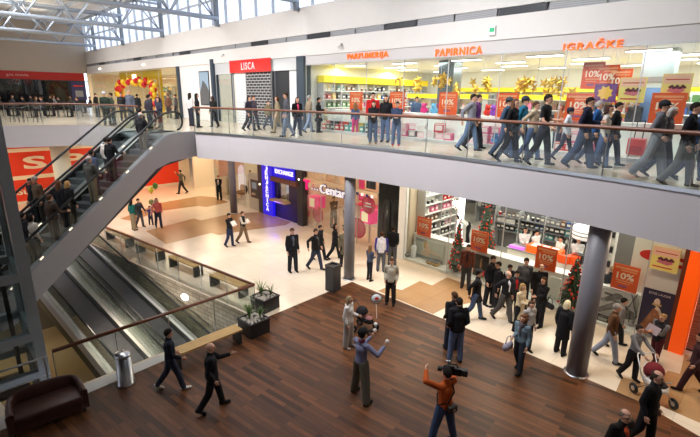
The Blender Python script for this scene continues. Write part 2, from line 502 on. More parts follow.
    # extras --------------------------------------------------------------
    for ex in extra:
        if ex[0] == 'scarf':
            q = MB()
            for i in range(8):
                a = i * math.pi / 4; a2 = a + math.pi / 4
                q.limb(neck + Vector((.075 * math.cos(a) + .01, .085 * math.sin(a), 0)), neck + Vector((.075 * math.cos(a2) + .01, .085 * math.sin(a2), 0)), .032, .032, 8, 4)
            q.limb(neck + fwd * .09 - sp * .02, chest + fwd * (.14 + f) - sp * .05, (.03, .045, .03), (.02, .04, .03))
            parts.append(('scarf', remesh(q, V), cloth(ex[1])))
        elif ex[0] == 'sash':       # strap running over one shoulder across the back and chest
            q = MB(); sd = ex[2] if len(ex) > 2 else 1
            r = .115 + f + g
            pts = [shl + Vector((0, .12 * sd, .05)), chest + fwd * (r + .02) + Vector((0, .05 * sd, .02)), waist + fwd * (r + .01) + Vector((0, -.07 * sd, 0)), pel + Vector((0, -(.165 + f + g) * sd, .05)),
                   waist - fwd * (r + .01) + Vector((0, -.07 * sd, 0)), chest - fwd * (r + .02) + Vector((0, .05 * sd, .02)), shl + Vector((0, .12 * sd, .05))]
            q.tube(pts, .014, 6); parts.append(('bag_strap', q.mesh('bag_strap', cloth(ex[1]), True), None))
        elif ex[0] == 'band':       # coloured sleeve panels or stripes along the arms
            q = MB()
            for sd in (1, -1):
                S, E_, T = A[sd]; u = (T - E_).normalized()
                q.limb(S + Vector((0, .014 * sd, .006)), E_ + Vector((0, .014 * sd, 0)), .06 + g * .34, .052 + g * .34)
                q.limb(E_ + Vector((0, .012 * sd, 0)), T - u * .02, .052 + g * .34, .04 + g * .34)
            parts.append(('sleeve', remesh(q, V), cloth(ex[1])))
        elif ex[0] == 'collar':
            q = MB()
            for i in range(8):
                a = i * math.pi / 4; a2 = a + math.pi / 4
                q.limb(neck + Vector((.062 * math.cos(a), .068 * math.sin(a), .0)), neck + Vector((.062 * math.cos(a2), .068 * math.sin(a2), 0)), (.02, .02, .03), (.02, .02, .03), 6, 4)
            parts.append(('collar', remesh(q, V), cloth(ex[1])))
    # assemble: feet on the floor, body mesh is the person, clothes are its children
    dz = 0.0 if zmin > 8 else -zmin
    M = Matrix.Diagonal((k, k, k, 1)) @ Matrix.Translation((0, 0, dz))
    me.transform(M); me.name = 'person'
    me.polygons.foreach_set('use_smooth', [True] * len(me.polygons))
    root = link('person', me, None, pos); root.rotation_euler = (0, 0, yaw)
    tag(root, label, 'person', group)
    for nm, pm, m in parts:
        pm.transform(M); pm.name = nm
        pm.polygons.foreach_set('use_smooth', [True] * len(pm.polygons))
        if m is not None: pm.materials.clear(); pm.materials.append(m)
        link(nm, pm, root)
    # hand positions in world space, for things people hold
    Rz = Matrix.Translation(Vector(pos)) @ Matrix.Rotation(yaw, 4, 'Z') @ M
    info = {'hl': Rz @ (A[1][2] + (A[1][2] - A[1][1]).normalized() * .11), 'hr': Rz @ (A[-1][2] + (A[-1][2] - A[-1][1]).normalized() * .11), 'M': Rz, 'head': Rz @ head, 'pel': Rz @ pel, 'shl': Rz @ shl, 'k': k}
    return root, info

def stand(hx, fy, hy, z=0.0, lo=1.5, hi=1.9, Hfix=None):
    """floor point and height of someone whose head is seen at hx, hy and whose feet are on the row fy"""
    fx = hx
    for _ in range(5):
        p = ground(fx, fy, z)
        H = Hfix or min(hi, max(lo, at_depth(hx, hy, p.y).z - z))
        fx += hx - proj(p + Vector((0, 0, H)))[0]
    return p, H
# ------------------------------------------------------------------ setting materials
WHITE = mat('plaster white', (226, 222, 217), 0.7, noise=.03, scale=3)
FASCIA = mat('fascia paint', (194, 189, 192), 0.55, noise=.03, scale=2)
CREAM = mat('cream paint', (232, 222, 200), 0.7)
GREY = mat('grey paint', (150, 150, 150), 0.6)
STEEL = mat('painted steel', (128, 136, 144), 0.4, metal=.3)
TRUSS = mat('truss steel', (156, 166, 178), 0.4, metal=.2)
DARKSTEEL = mat('dark steel', (62, 64, 68), 0.4, metal=.4)
CHROME = mat('brushed steel', (190, 192, 195), 0.28, metal=1.0, noise=.08, scale=40)
BLACK = mat('black plastic', (22, 22, 24), 0.45)
RUBBER = mat('black rubber', (16, 16, 18), 0.5)
DARK = mat('charcoal panel', (44, 46, 48), 0.5)
RAILWOOD = mat('rail wood', (112, 66, 44), 0.35, noise=.25, scale=8)
OAK = mat('bench oak', (196, 160, 104), 0.45, noise=.2, scale=6)
ORANGE = mat('orange panel', (255, 92, 14), 0.35)
RED = mat('red panel', (216, 44, 26), 0.4)
YELLOW = mat('yellow band', (250, 222, 40), 0.5)
GLASS = glass('clear glass'); GREENGLASS = glass('green glass', (240, 243, 238), .05); DARKGLASS = glass('dark glass', (196, 203, 204), .12)
LAMP = mat('lamp diffuser', (255, 255, 250), .5, emit=(255, 252, 242), strength=6)
WARM = mat('warm lamp', (255, 240, 215), .5, emit=(255, 232, 196), strength=5)

TILE = tex_mat('beige floor tile', 'tile', (238, 222, 198), (230, 214, 190), .22, R(-44), .9, .9, mortar=(196, 182, 160), ms=.004, offset=0, nfac=.06, nscale=2)
TAN = tex_mat('tan floor tile', 'tile', (186, 147, 104), (176, 137, 95), .25, R(-44), .9, .9, mortar=(150, 108, 72), ms=.004, offset=0, nfac=.1, nscale=2)
UPTILE = tex_mat('upper floor tile', 'tile', (214, 198, 176), (206, 190, 168), .2, R(-45), .6, .6, mortar=(176, 160, 140), ms=.004, offset=0, nfac=.06)
PLANK = tex_mat('dark parquet', 'plank', (122, 75, 42), (64, 37, 20), .42, R(37.3), 1.15, .115, mortar=(40, 22, 16), ms=.0025, nfac=.45, nscale=2.2, stretch=(1.2, 14, 1), spec=.4)
PLANK.node_tree.nodes['Brick Texture'].offset = .37
BRICK = tex_mat('pale stone brick', 'brick', (196, 186, 170), (162, 152, 138), .85, 0, .42, .16, mortar=(126, 118, 106), ms=.012, nfac=.3, rot3=(R(90), 0, 0))

# ------------------------------------------------------------------ ground floor with the opening for the moving walkways
Q = Vector((-2.95, 12.42, 0)); CD = Vector((-.7997, .6003, 0)); AD = Vector((-.706, -.708, 0))
def V(c, a, z=0.0): return Q + CD * c + AD * a + Vector((0, 0, z))
HC, HA = 13.6, 6.2
mb = MB()
for c0, c1, a0, a1 in ((-34, 46, -46, 0), (-34, 46, HA, 26), (-34, 0, 0, HA), (HC, 46, 0, HA)):
    mb.add([V(c0, a0), V(c0, a1), V(c1, a1), V(c1, a0)], [(0, 1, 2, 3)])
fl = struct('floor', mb, TILE)
for p in fl.data.polygons:
    if p.normal.z < 0: p.flip()
# dark parquet in the foreground
W0 = ground(352, 282)
poly = [W0] + [ground(x, y) for x, y in ((500, 342), (560, 367.5), (640, 402))] + [Vector((9.5, 3.5, 0)), Vector((10, -9, 0)), Vector((-16, -9, 0)), Vector((-16, -1.4, 0))]
q = W0 + AD * 3.35
A0 = Vector((-3.02, 11.92, 0)); A1 = Vector((-6.94, 7.65, 0))
poly += [A1 + (A1 - A0) * 1.6, A1, A0]
mb = MB(); mb.prism([(p.x, p.y) for p in poly], -.02, .006)
struct('floor_parquet', mb, PLANK)
for i, pts in enumerate((((120, 219), (160, 203), (200, 196), (214, 197), (229, 202), (207, 207), (198, 206), (160, 211), (132, 221)),
                         ((146, 231), (194, 218.5), (201, 220.5), (232, 213.5), (262, 212), (291, 222), (286, 225), (250, 230), (219, 235), (211, 233), (166, 244)),
                         ((378, 291), (387, 287), (402, 290), (420, 281), (432, 285.5), (447, 277.5), (480, 289), (470, 296), (474, 302), (445, 308), (433, 314)),
                         ((616, 391.5), (622, 377), (650, 384), (668, 371), (680, 374), (686, 348), (740, 362), (740, 442), (700, 423), (661, 406), (640, 402.5)))):
    mb = MB(); mb.prism([tuple(ground(x, y).xy) for x, y in pts], -.02, .004); struct('floor_inlay', mb, TAN)
# kerb along the opening
mb = MB(); n_ = Vector((.708, -.706, 0))
mb.prism([tuple(p.xy) for p in (V(-.1, 0.1), V(-.1, 8.5), A1 + (A1 - A0) * .5, A0 + Vector((.25, .28, 0)))], -.3, .012)
struct('trim_1', mb, mat('white kerb', (206, 202, 196), .4))
# shaft walls and lower level
mb = MB(Matrix.Translation(Q) @ Matrix.Rotation(math.atan2(CD.y, CD.x), 4, 'Z'))
loc = MB(); loc.box(-.5, HC, -.42, -.04, -4.6, -.02)
o = struct('wall_brick', loc, BRICK, Matrix.Translation(Q) @ Matrix.Rotation(math.atan2(CD.y, CD.x), 4, 'Z'))
mb = MB(); mb.add([V(-20, -.1, -4.6), V(-20, 14, -4.6), V(20, 14, -4.6), V(20, -.1, -4.6)], [(0, 1, 2, 3)])
struct('floor_lower', mb, mat('lower floor', (178, 150, 104), .4, noise=.1, scale=2))
mb = MB()
mb.prism([tuple(p.xy) for p in (V(-.4, HA), V(HC, HA), V(HC, HA + .2), V(-.4, HA + .2))], -4.6, -.02)
mb.prism([tuple(p.xy) for p in (V(HC, -.1), V(HC, HA), V(HC + .2, HA), V(HC + .2, -.1))], -4.6, -.02)
struct('wall_shaft', mb, mat('shaft wall', (120, 112, 92), .8))
mb = MB(); mb.prism([tuple(p.xy) for p in (V(-.02, 0), V(-.02, HA), V(-.32, HA), V(-.32, 0))], -.5, -.015)
struct('beam_floor_edge', mb, WHITE)

lp = ground(185, 297)
d_ = ray(185, 297); o_ = Vector((0, 0, CAM_Z)); nb_ = Vector((-CD.y, CD.x, 0)); pl_ = V(0, -.04)
q_ = o_ + d_ * ((pl_ - o_).dot(nb_) / d_.dot(nb_))
t = thing('wall_lamp', 'bright oval lamp set in the pale brick wall above the walkway', 'lamp', tuple(q_), ca0 if False else math.atan2(CD.y, CD.x))
sgn = 1
m = MB(); m.ell((0, .03, 0), (.2, .05, .12), 14, 8); m.build('diffuser', LAMP, t, True); m = MB(); m.box(-.22, .22, -.04, .0, -.14, .14); m.build('housing', CHROME, t)
# ------------------------------------------------------------------ upper floor slab
EDGE_SN = [(24, 4.6), (22, 4.15), (20.3, 3.74), (18.7, 3.45), (16.8, 3.26), (15.2, 3.18), (13.8, 3.16), (12, 3.24), (10.4, 3.4), (9, 3.58), (7.5, 3.85), (6, 4.15), (4.7, 4.48), (3.8, 4.78), (2.9, 5.12)]
EDGE = [W(s, n) for s, n in EDGE_SN]
EB = Vector((-7.01, 20.03, 0)); EE = Vector((math.cos(R(251)), math.sin(R(251)), 0)); EP = Vector((EE.y, -EE.x, 0))
LEFT = [Vector(p + (0,)) for p in ((-11.6, 22.35), (-13.04, 23.25), (-14.49, 23.75), (-17.19, 22.35), (-25, 18.3), (-40, 10.5))]
slab = EDGE + [EB, EB + EP * 2.8] + LEFT + [Vector((-46, 30, 0)), Vector((-38, 50, 0)), W(-32, -12), W(26, -12)]
SOFF = 3.95
mb = MB(); mb.prism([(p.x, p.y) for p in slab], SOFF, UP - .03)
struct('ceiling_lower', mb, FASCIA)
mb = MB(); mb.prism([(p.x, p.y) for p in slab], UP - .029, UP)
struct('floor_upper', mb, UPTILE)
# bright metal edge strip on the balcony edge
mb = MB()
for a, b in zip(EDGE[:-1], EDGE[1:]):
    d = (b - a).normalized(); n = Vector((-d.y, d.x, 0));
    mb.prism([tuple((a - n * .02).xy), tuple((b - n * .02).xy), tuple((b + n * .03).xy), tuple((a + n * .03).xy)], UP - .03, UP + .05)
struct('trim_2', mb, CHROME)

# ------------------------------------------------------------------ atrium shell: long shop wall, end wall, roof, near side
def fbox(*a): return MB().box(*a)
S0, S1 = -31.0, 26.0
struct('wall_front', fbox(S0, S1, 0, .3, 9.45, 10.65), WHITE, FM)
struct('wall_bulkhead', fbox(S0, S1, -.06, .3, 8.5, 9.2), WHITE, FM)
struct('wall_recess', fbox(S0, S1, .12, .32, 9.18, 9.47), mat('recess grey', (150, 150, 152), .6), FM)
for i, s in enumerate((-27, -24, -21, -18, -15, -12, -9.4, -3.6, -2, -.4, 1.2, 2.8, 4.4, 6, 7.6, 9.2, 10.8, 12.4, 14, 15.6, 17.2, 18.8, 20.4)):
    t = thing('air_grille', 'narrow grey air grille panel in the recessed strip above the shops', 'vent', tuple(W(s, -.02, 9.2)), FANG, 'air grilles above the upper shops')
    MB().box(.03, 1.55, -.0, .02, .01, .24).build('panel', mat('grille grey', (176, 176, 178), .5) if i % 3 else mat('grille dark', (70, 72, 75), .6), t)
    m = MB()
    for q in range(4): m.box(.05, 1.53, -.012, 0, .035 + q * .055, .055 + q * .055)
    m.build('slat', mat('grille slat', (150, 150, 152), .5) if i % 3 else DARKSTEEL, t)
# end wall with red shop band
EM = Matrix.Translation(W(S0, 0)) @ Matrix.Rotation(FANG - R(90), 4, 'Z')     # local x runs from the corner towards the hall, y behind
EM = Matrix.Translation(W(S0, 0)) @ Matrix(((NX.x, -UX.x, 0, 0), (NX.y, -UX.y, 0, 0), (0, 0, 1, 0), (0, 0, 0, 1)))
struct('wall_end', fbox(-.3, 24, 0, .3, 8.55, 13.4), mat('end wall', (176, 165, 152), .75), EM)
struct('wall_end.001', fbox(-.3, 24, -.05, .3, 7.75, 7.82), DARK, EM)
# roof and clerestory
ROOF = 13.4
mb = MB(); mb.prism([tuple(W(s, n).xy) for s, n in ((S0, 0.2), (S1, 0.2), (S1, 26), (S0, 30))], ROOF, ROOF + .3)
struct('ceiling_roof', mb, mat('roof panel', (226, 224, 222), .8))
t = thing('clerestory_window', 'long high strip of daylight glazing above the white wall', 'window', tuple(W(0, 0, 10.65)), FANG); tag(t, kind='structure')
t.name = 'window_1'
MB().box(S0, S1, .12, .14, 0, ROOF - 10.65).build('pane', glass('sky glass', (250, 252, 255), .05), t)
k = 0
s = S0
while s < S1:
    MB().box(s, s + .07, .05, .2, 0, ROOF - 10.65).build('mullion', mat('mullion', (200, 206, 214), .4), t); s += 1.55
MB().box(S0, S1, .05, .2, 1.35, 1.43).build('transom', MATS['mullion'], t)
# trusses
for i, s in enumerate((-27.2, -19.6, -11.5, -3.7, 3.8, 11.4)):
    L = 24; zb, zt = 10.95, 12.75
    t = thing('roof_truss', ['steel roof truss farthest off along the end wall', 'steel roof truss second from the end wall', 'steel roof truss ending over the shop with balloons',
        'heavy steel roof truss ending above the landing of the escalator', 'steel roof truss ending above the red underwear sign', 'steel roof truss over the big upper store'][i], 'truss', tuple(W(s, 0, 0)), 0)
    t.matrix_world = Matrix.Translation(W(s, 0, 0)) @ Matrix(((NX.x, -UX.x, 0, 0), (NX.y, -UX.y, 0, 0), (0, 0, 1, 0), (0, 0, 0, 1)))
    m = MB(); m.tube([(.05, 0, zb), (L, 0, zb)], .13, 10); m.build('bottom_chord', TRUSS, t, True)
    m = MB()
    for y in (-.55, .55): m.tube([(.05, y, zt), (L, y, zt)], .08, 8)
    m.build('top_chord', TRUSS, t, True)
    x = .3
    while x < L - 2.6:
        m = MB()
        for y in (-.55, .55):
            m.tube([(x, 0, zb), (x + 1.3, y, zt)], .045, 6); m.tube([(x + 1.3, y, zt), (x + 2.6, 0, zb)], .045, 6)
        m.tube([(x + 1.3, -.55, zt), (x + 1.3, .55, zt)], .04, 6)
        m.build('brace', TRUSS, t, True); x += 2.6
    m = MB(); m.box(.02, .24, -.09, .09, 10.5, ROOF); m.build('end_post', STEEL, t)
# purlins under the roof
for j in range(9):
    t = MB(); n = 1.2 + j * 2.7
    t.M = FM; t.box(S0 + .2, S1 - 3, -n - .07, -n + .07, ROOF - .5, ROOF - .3)
    tag(t.build('roof_purlin', TRUSS), 'long steel purlin under the white roof panels', 'beam', 'purlins under the roof')
# near side of the hall, behind and beside the camera
struct('wall_rear', MB().box(-34, 34, -9.6, -9.3, 0, ROOF), WHITE)
struct('wall_right', fbox(S1, S1 + .3, -30, 14, 0, ROOF), WHITE, FM)
struct('ceiling_near', MB().box(-34, 34, -9.4, .75, SOFF, UP - .005), FASCIA)
struct('wall_left', MB().box(-46.3, -46, -9.6, 60, 0, ROOF), WHITE)
mb = MB(); mb.box(-46, 34, -9.4, 14, ROOF, ROOF + .3); struct('ceiling_near_roof', mb, MATS['roof panel'])
mb = MB(); mb.prism([tuple(W(S0 - 25, 0.3).xy), tuple(W(S1 + 2, .3).xy), (46, -9), (-46, -9)], ROOF + .32, ROOF + .5); struct('ceiling_cover', mb, WHITE)

# ------------------------------------------------------------------ railings
def railing(label, pts, z, h=1.08, step=1.45, group=None, m=GLASS, posts=False):
    t = thing('glass_railing', label, 'railing', tuple(pts[0] + Vector((0, 0, z))), 0, group)
    P = [p - pts[0] for p in pts]
    m2 = MB(); m2.tube([p + Vector((0, 0, h)) for p in P], .045, 10); m2.build('handrail', RAILWOOD, t, True)
    for a, b in zip(P[:-1], P[1:]):
        L = (b - a).length; n = max(1, round(L / step)); d = (b - a) / L; nn = Vector((-d.y, d.x, 0)) * .008
        for i in range(n):
            p, q = a + d * (L * i / n + .012), a + d * (L * (i + 1) / n - .012)
            g = MB(); g.prism([tuple((p - nn).xy), tuple((q - nn).xy), tuple((q + nn).xy), tuple((p + nn).xy)], .02, h - .03)
            g.build('glass_panel', m, t)
            m3 = MB(); m3.tube([q + d * .012 + Vector((0, 0, 0)), q + d * .012 + Vector((0, 0, h - .02))], .012, 6); m3.build('clamp', CHROME, t)
    return t
railing('brown topped glass railing on the curved upper balcony before the shops', EDGE[:1] + EDGE[1:], UP)
railing('brown topped glass railing between the wooden benches and the walkways', [V(12.5, -.05), V(0, -.05)], 0, 1.08)
railing('brown topped glass railing between parquet and moving walkways', [V(0, 0.0), V(0, 5.25)], 0, 1.08)
railing('brown topped glass railing in front of the dim upper cafe', [EB + EP * 2.9 + Vector((-.3, .3, 0))] + LEFT, UP, 1.05)
railing('short glass railing beside the escalator landing', [EDGE[-1], EB], UP, 1.08)

# round grey columns under the balcony edge
for i, (x, y, r, lb) in enumerate(((-.01, 15.55, .2, 'slim grey round column beside the black square bin'), (5.80, 9.75, .24, 'grey round column standing at the corner of the parquet'), (-6.81, 24.95, .2, 'grey round column left of the blue exchange booth'))):
    t = thing('column', lb, 'column', (x, y, 0)); tag(t, kind='structure')
    m = MB(); m.lathe([(r, 0), (r, SOFF)], 24); m.build('shaft', mat('column paint', (118, 116, 122), .45), t, True)
    m = MB(); m.lathe([(r + .05, 0), (r + .05, .025), (r, .03)], 24); m.build('base_ring', CHROME, t, True)
t = thing('column', 'thick white round column before the red supermarket wall', 'column', (-16.25, 24.6, 0)); tag(t, kind='structure')
m = MB(); m.lathe([(.45, 0), (.45, SOFF)], 28); m.build('shaft', CREAM, t, True)

# ------------------------------------------------------------------ supermarket wall under the left slab
SA, SB = Vector((-27.0, 20.05, 0)), Vector((-13.2, 33.5, 0))
sd = (SB - SA).normalized(); SL = (SB - SA).length
SM = Matrix.Translation(SA) @ Matrix.Rotation(math.atan2(sd.y, sd.x), 4, 'Z')
struct('wall_left.001', MB().box(0, SL, 0, .3, 0, SOFF), mat('red wall', (232, 62, 28), .5), SM)
struct('trim_3', MB().box(0, SL, -.02, .0, 0, .12), CREAM, SM)
def on_wall(x, y):
    d = ray(x, y); o = Vector((0, 0, CAM_Z)); nn = Vector((-sd.y, sd.x, 0)); t = (SA - o).dot(nn) / d.dot(nn); p = o + d * t
    return (p - SA).dot(sd), p.z
sx0, sz0 = on_wall(24, 169.5); sx1, sz1 = on_wall(47, 155)
t = thing('supermarket_sign', 'huge cream supermarket lettering on the red wall behind the escalator', 'sign', tuple(SA + sd * sx0), math.atan2(sd.y, sd.x))
wl = sx1 - sx0; hh = sz1 - sz0
for ch, i in zip('SPAR', range(4)):
    link('letter', text_mesh(ch, wl * .92, hh, mat('sign cream', (244, 230, 206), .5), .02, .03), t, (i * wl * 1.62, -.02, sz0))
link('lettering', text_mesh('Supermarket', wl * 3.0, hh * .62, MATS['sign cream'], .02, .02), t, (on_wall(17, 195)[0] - sx0, -.02, on_wall(17, 197)[1]))
MB().box(-6, SL - sx0 - 3.5, -.03, -.005, on_wall(30, 177)[1] - .12, on_wall(30, 177)[1] + .12).build('stripe', MATS['sign cream'], t)
MB().box(-6, SL - sx0 - 3.5, -.03, -.005, on_wall(20, 150.5)[1] - .1, on_wall(20, 150.5)[1] + .12).build('stripe', MATS['sign cream'], t)
# pale end pier and corridor
struct('wall_pier', MB().box(SL, SL + .8, -.15, .4, 0, SOFF), CREAM, SM)
struct('wall_corridor', fbox(-24, -9.0, 6.4, 6.7, 0, SOFF), mat('corridor white', (240, 232, 214), .7), FM)
struct('trim_4', fbox(-24, -9.0, 6.36, 6.4, 0, .12), GREY, FM)
struct('wall_corridor.001', fbox(-9.2, -9.0, .2, 6.6, 0, SOFF), CREAM, FM)

# ------------------------------------------------------------------ escalators
def escalator(label, off):
    M = Matrix.Translation(EB + EP * off) @ Matrix(((EE.x, -EP.x, 0, 0), (EE.y, -EP.y, 0, 0), (0, 0, 1, 0), (0, 0, 0, 1)))
    t = thing('escalator', label, 'escalator', tuple(EB + EP * off), R(251), 'escalators between the floors')
    Wd, F, tn = 1.36, 1.8, math.tan(R(30)); X1 = F + UP / tn
    def top(x, h=0): return UP + h - max(0, x - F) * tn
    def strip(y0, y1, h0, h1, x0=0.0, x1=X1):
        pts = [x0] + ([F - .35, F, F + .35] if x0 < F < x1 else []) + [x1]
        sm = lambda x, h: top(x, h) - (.05 if abs(x - F) < .01 else 0)
        return MB().prism_y([(x, sm(x, h1)) for x in pts] + [(x, sm(x, h0)) for x in pts[::-1]], y0, y1)
    m = MB(); m.prism_y([(0, UP - .24), (F - .2, UP - .3), (X1 - .2, -.3 + .02), (X1 + .6, 0.0), (X1 - 1.6, 0), (F + .3, UP - 1.25), (0, UP - 1.05)], -Wd + .02, -.02)
    m.build('truss_housing', DARKSTEEL, t)
    for y in (0, -Wd + .03):
        m = MB(); m.prism_y([(0, UP), (F - .4, UP), (F, UP - .06), (F + .4, UP - .23), (X1, 0.0), (X1 - 1.7, 0), (F + .75, UP - 1.3), (F - .1, UP - 1.12), (0, UP - 1.08)], y - .03, y)
        m.build('side_cladding', mat('escalator grey', (156, 154, 157), .5, noise=.03, scale=2), t)
    for y in (-.2, -Wd + .02):
        strip(y, y + .18, -.02, .03).build('deck', mat('deck metal', (150, 152, 158), .35, metal=.7), t)
        strip(y - .02 if y > -.5 else y + .18, y if y > -.5 else y + .2, -.26, .03).build('skirt', BLACK, t)
    for y in (-.1, -Wd + .1):
        strip(y - .006, y + .006, .03, .86, .75).build('balustrade_glass', GLASS, t)
        pts = []
        for x in (X1, F + 1, F + .5, F + .2, F - .1, F - .5, 1.1): pts.append((x, y, top(x, .9) - (.04 if abs(x - F) < .3 else 0)))
        for a in range(0, 181, 20): pts.append((1.0 - .34 * math.sin(R(a)), y, UP + .53 + .37 * math.cos(R(a))))
        m = MB(); m.tube(pts, .042, 8); m.build('handrail', RUBBER, t, True)
    rise, run = .2, .2 / tn
    st = MB(); st.box(-.38, .02, -Wd + .23, -.23, -.2, 0)
    for q in range(9):
        yy = -Wd + .25 + q * .1; st.box(-.36, .0, yy, yy + .03, 0, .008)
    me = st.mesh('step', mat('step metal', (96, 98, 102), .45, metal=.6))
    i = 0; x = F + .2
    while x < X1 - .2:
        link('step', me, t, (x + run, 0, UP - .16 - (i + 1) * rise + .02)); x += run; i += 1
    MB().box(0, F - .1, -Wd + .22, -.22, UP - .2, UP - .01).build('landing_plate', CHROME, t)
    for x in (2.6, 3.9, 5.2, 6.5, 7.6, 8.6):
        m = MB(); m.tube([(x, -.06, top(x, .05)), (x + .12, -.06, top(x + .12, .05))], .018, 8); m.build('deck_lamp', mat('deck lamp', (255, 240, 215), .5, emit=(255, 236, 206), strength=1.6), t)
    return t
def esc_point(hx, off, l, H, step=True):
    """spot on the escalator, l metres in from its near side, where a head of height H shows at column hx"""
    tn = math.tan(R(30)); best = None
    for i in range(0, 1060):
        s = i * .01; p = EB + EE * s + EP * (off + l); p.z = UP - max(0, s - 1.8) * tn - .1
        if step and s > 1.8: p.z = UP - .16 - round((s - 1.8) * tn / .2) * .2
        e = abs(proj(p + Vector((0, 0, H)))[0] - hx)
        if best is None or e < best[0]: best = (e, p)
    return best[1]
escalator('nearer grey escalator with riders facing up to the upper floor', 0)
escalator('farther escalator next to the red supermarket wall', 1.4)

# ------------------------------------------------------------------ moving walkways going down
WD = Vector((math.cos(R(-39)), math.sin(R(-39)), 0)); WL = Vector((WD.y, -WD.x, 0))
p0 = ground(118, 252, .2); WT = p0 - WD * (.75 / math.tan(R(12)))
def walkway(label, lat):
    t = thing('moving_walkway', label, 'moving walkway', (WT.x + WL.x * lat, WT.y + WL.y * lat, 0), R(-39), 'moving walkways to the lower level')
    tn = math.tan(R(12)); X = 20.5; Wd = 1.3
    def strip(y0, y1, h0, h1, x0=0, x1=X): return MB().prism_y([(x0, h1 - x0 * tn), (x1, h1 - x1 * tn), (x1, h0 - x1 * tn), (x0, h0 - x0 * tn)], y0, y1)
    strip(-Wd + .2, -.2, -.25, -.02).build('belt', mat('ribbed belt', (74, 72, 74), .6, noise=.25, scale=6, metal=.2), t)
    strip(-Wd - .1, .1, -.75, -.26).build('housing', mat('walkway housing', (98, 90, 70), .7), t)
    for y0, y1, yb0, yb1 in ((-.1, .12, -.2, -.1), (-Wd - .12, -Wd + .1, -Wd + .1, -Wd + .2)):
        strip(y0, y1, -.3, .1).build('deck', mat('walkway deck', (232, 226, 224), .4), t)
        strip(yb0, yb1, -.25, .06).build('skirt', BLACK, t)
    for y in (0, -Wd):
        strip(y - .006, y + .006, .1, .88, .3).build('balustrade_glass', GREENGLASS, t)
        m = MB(); m.tube([(.2, y, .5), (.25, y, .8 - .05), (.6, y, .93 - .6 * tn), (X, y, .93 - X * tn)], .038, 8); m.build('handrail', RUBBER, t, True)
    return t
walkway('moving walkway descending along the pale brick wall', .0)
walkway('moving walkway descending nearer the glass lift tower', 1.52)

# ------------------------------------------------------------------ glass lift tower at the left edge
LC = Vector((-8.12, 10.2, 0))
LIFTGLASS = glass('lift glass', (228, 234, 233), .12); STEEL = mat('lift steel', (156, 164, 170), .4, metal=.2)
t = thing('lift_tower', 'dark steel and glass lift tower at the left of the opening', 'elevator', (LC.x, LC.y, -4.6), math.atan2(AD.y, AD.x))
# local x = towards lower left along the kerb, local y = away along the opening reversed
yb = -1 if Vector((-math.sin(math.atan2(AD.y, AD.x)), math.cos(math.atan2(AD.y, AD.x)), 0)).dot(CD) < 0 else 1
LW, LD = 1.9, 1.7
for x in (0, LW):
    for y in (0, LD):
        MB().box(x - .12, x + .12, yb * y - .12, yb * y + .12, 0, 14.6).build('corner_post', STEEL, t)
for z in (4.0, 5.1, 6.75, 9.2, 11.8):
    for a in ((-.1, LW + .1, -.1, .1), (-.1, LW + .1, yb * LD - .1, yb * LD + .1), (-.1, .1, min(0, yb * LD), max(0, yb * LD)), (LW - .1, LW + .1, min(0, yb * LD), max(0, yb * LD))):
        MB().box(*a, z, z + .2).build('cross_beam', STEEL, t)
for z0, z1 in ((.2, 4), (4.2, 5.1), (5.3, 6.75), (6.95, 9.2), (9.4, 11.8)):
    MB().box(.14, LW - .14, -.02, .02, z0, z1).build('glass_panel', LIFTGLASS, t)
    MB().box(-.02, .02, min(yb * .14, yb * (LD - .14)), max(yb * .14, yb * (LD - .14)), z0, z1).build('glass_panel', LIFTGLASS, t)
m = MB(); m.box(.3, LW - .3, min(yb * .3, yb * (LD - .3)), max(yb * .3, yb * (LD - .3)), 1.2, 1.28); m.box(.3, LW - .3, min(yb * .3, yb * (LD - .3)), max(yb * .3, yb * (LD - .3)), 3.5, 3.6)
m.build('lift_car', DARKSTEEL, t)
MB().box(.35, .45, min(yb * .8, yb * .9), max(yb * .8, yb * .9), 0, 14).build('guide_rail', DARKSTEEL, t)
for q, (dx, lb) in enumerate(((.15, 'thin grey guard rail in front of the glass lift tower'),)):
    m = MB(); a = V(0, 5.35); b = V(0, 8.6)
    m.tube([a + Vector((0, 0, 1.0)), b + Vector((0, 0, 1.0))], .025, 8); m.tube([a + Vector((0, 0, .55)), b + Vector((0, 0, .55))], .018, 8)
    for f in (0.02, .33, .66, .98): m.tube([a.lerp(b, f), a.lerp(b, f) + Vector((0, 0, 1.0))], .022, 8)
    tag(m.build('guard_rail', CHROME), lb, 'railing')

# ------------------------------------------------------------------ furniture on the ground floor
def bench(label, c, L, ang, wd=.4):
    t = thing('bench', label, 'bench', (c.x, c.y, 0), ang, 'slatted benches by the opening')
    m = MB()
    for q in range(4): m.box(-L / 2, L / 2, -wd / 2 + q * wd / 4, -wd / 2 + (q + 1) * wd / 4 - .008, .41, .46)
    m.build('seat', OAK, t, bevel=.004)
    for x in (-L / 2 + .02, L / 2 - .1): MB().box(x, x + .08, -wd / 2 + .01, wd / 2 - .01, .007, .41).build('support', DARK, t)
ca = math.atan2(CD.y, CD.x)
for px, py, lb, L in ((-10.62, 19.3, 'oak bench farthest back along the railing under the escalator', 1.9), (-8.48, 17.62, 'oak bench second from the escalator behind the glass railing', 1.7),
                   (-6.4, 16.05, 'oak bench third from the escalator behind the glass railing', 1.75), (-4.25, 14.3, 'oak bench behind the glass railing closest to the planters', 1.7)):
    bench(lb, Vector((px, py, 0)), L, ca)
bench('pale oak bench on the parquet against the white kerb', Vector((-3.72, 10.36, 0)), 1.85, math.atan2(.708, .706))
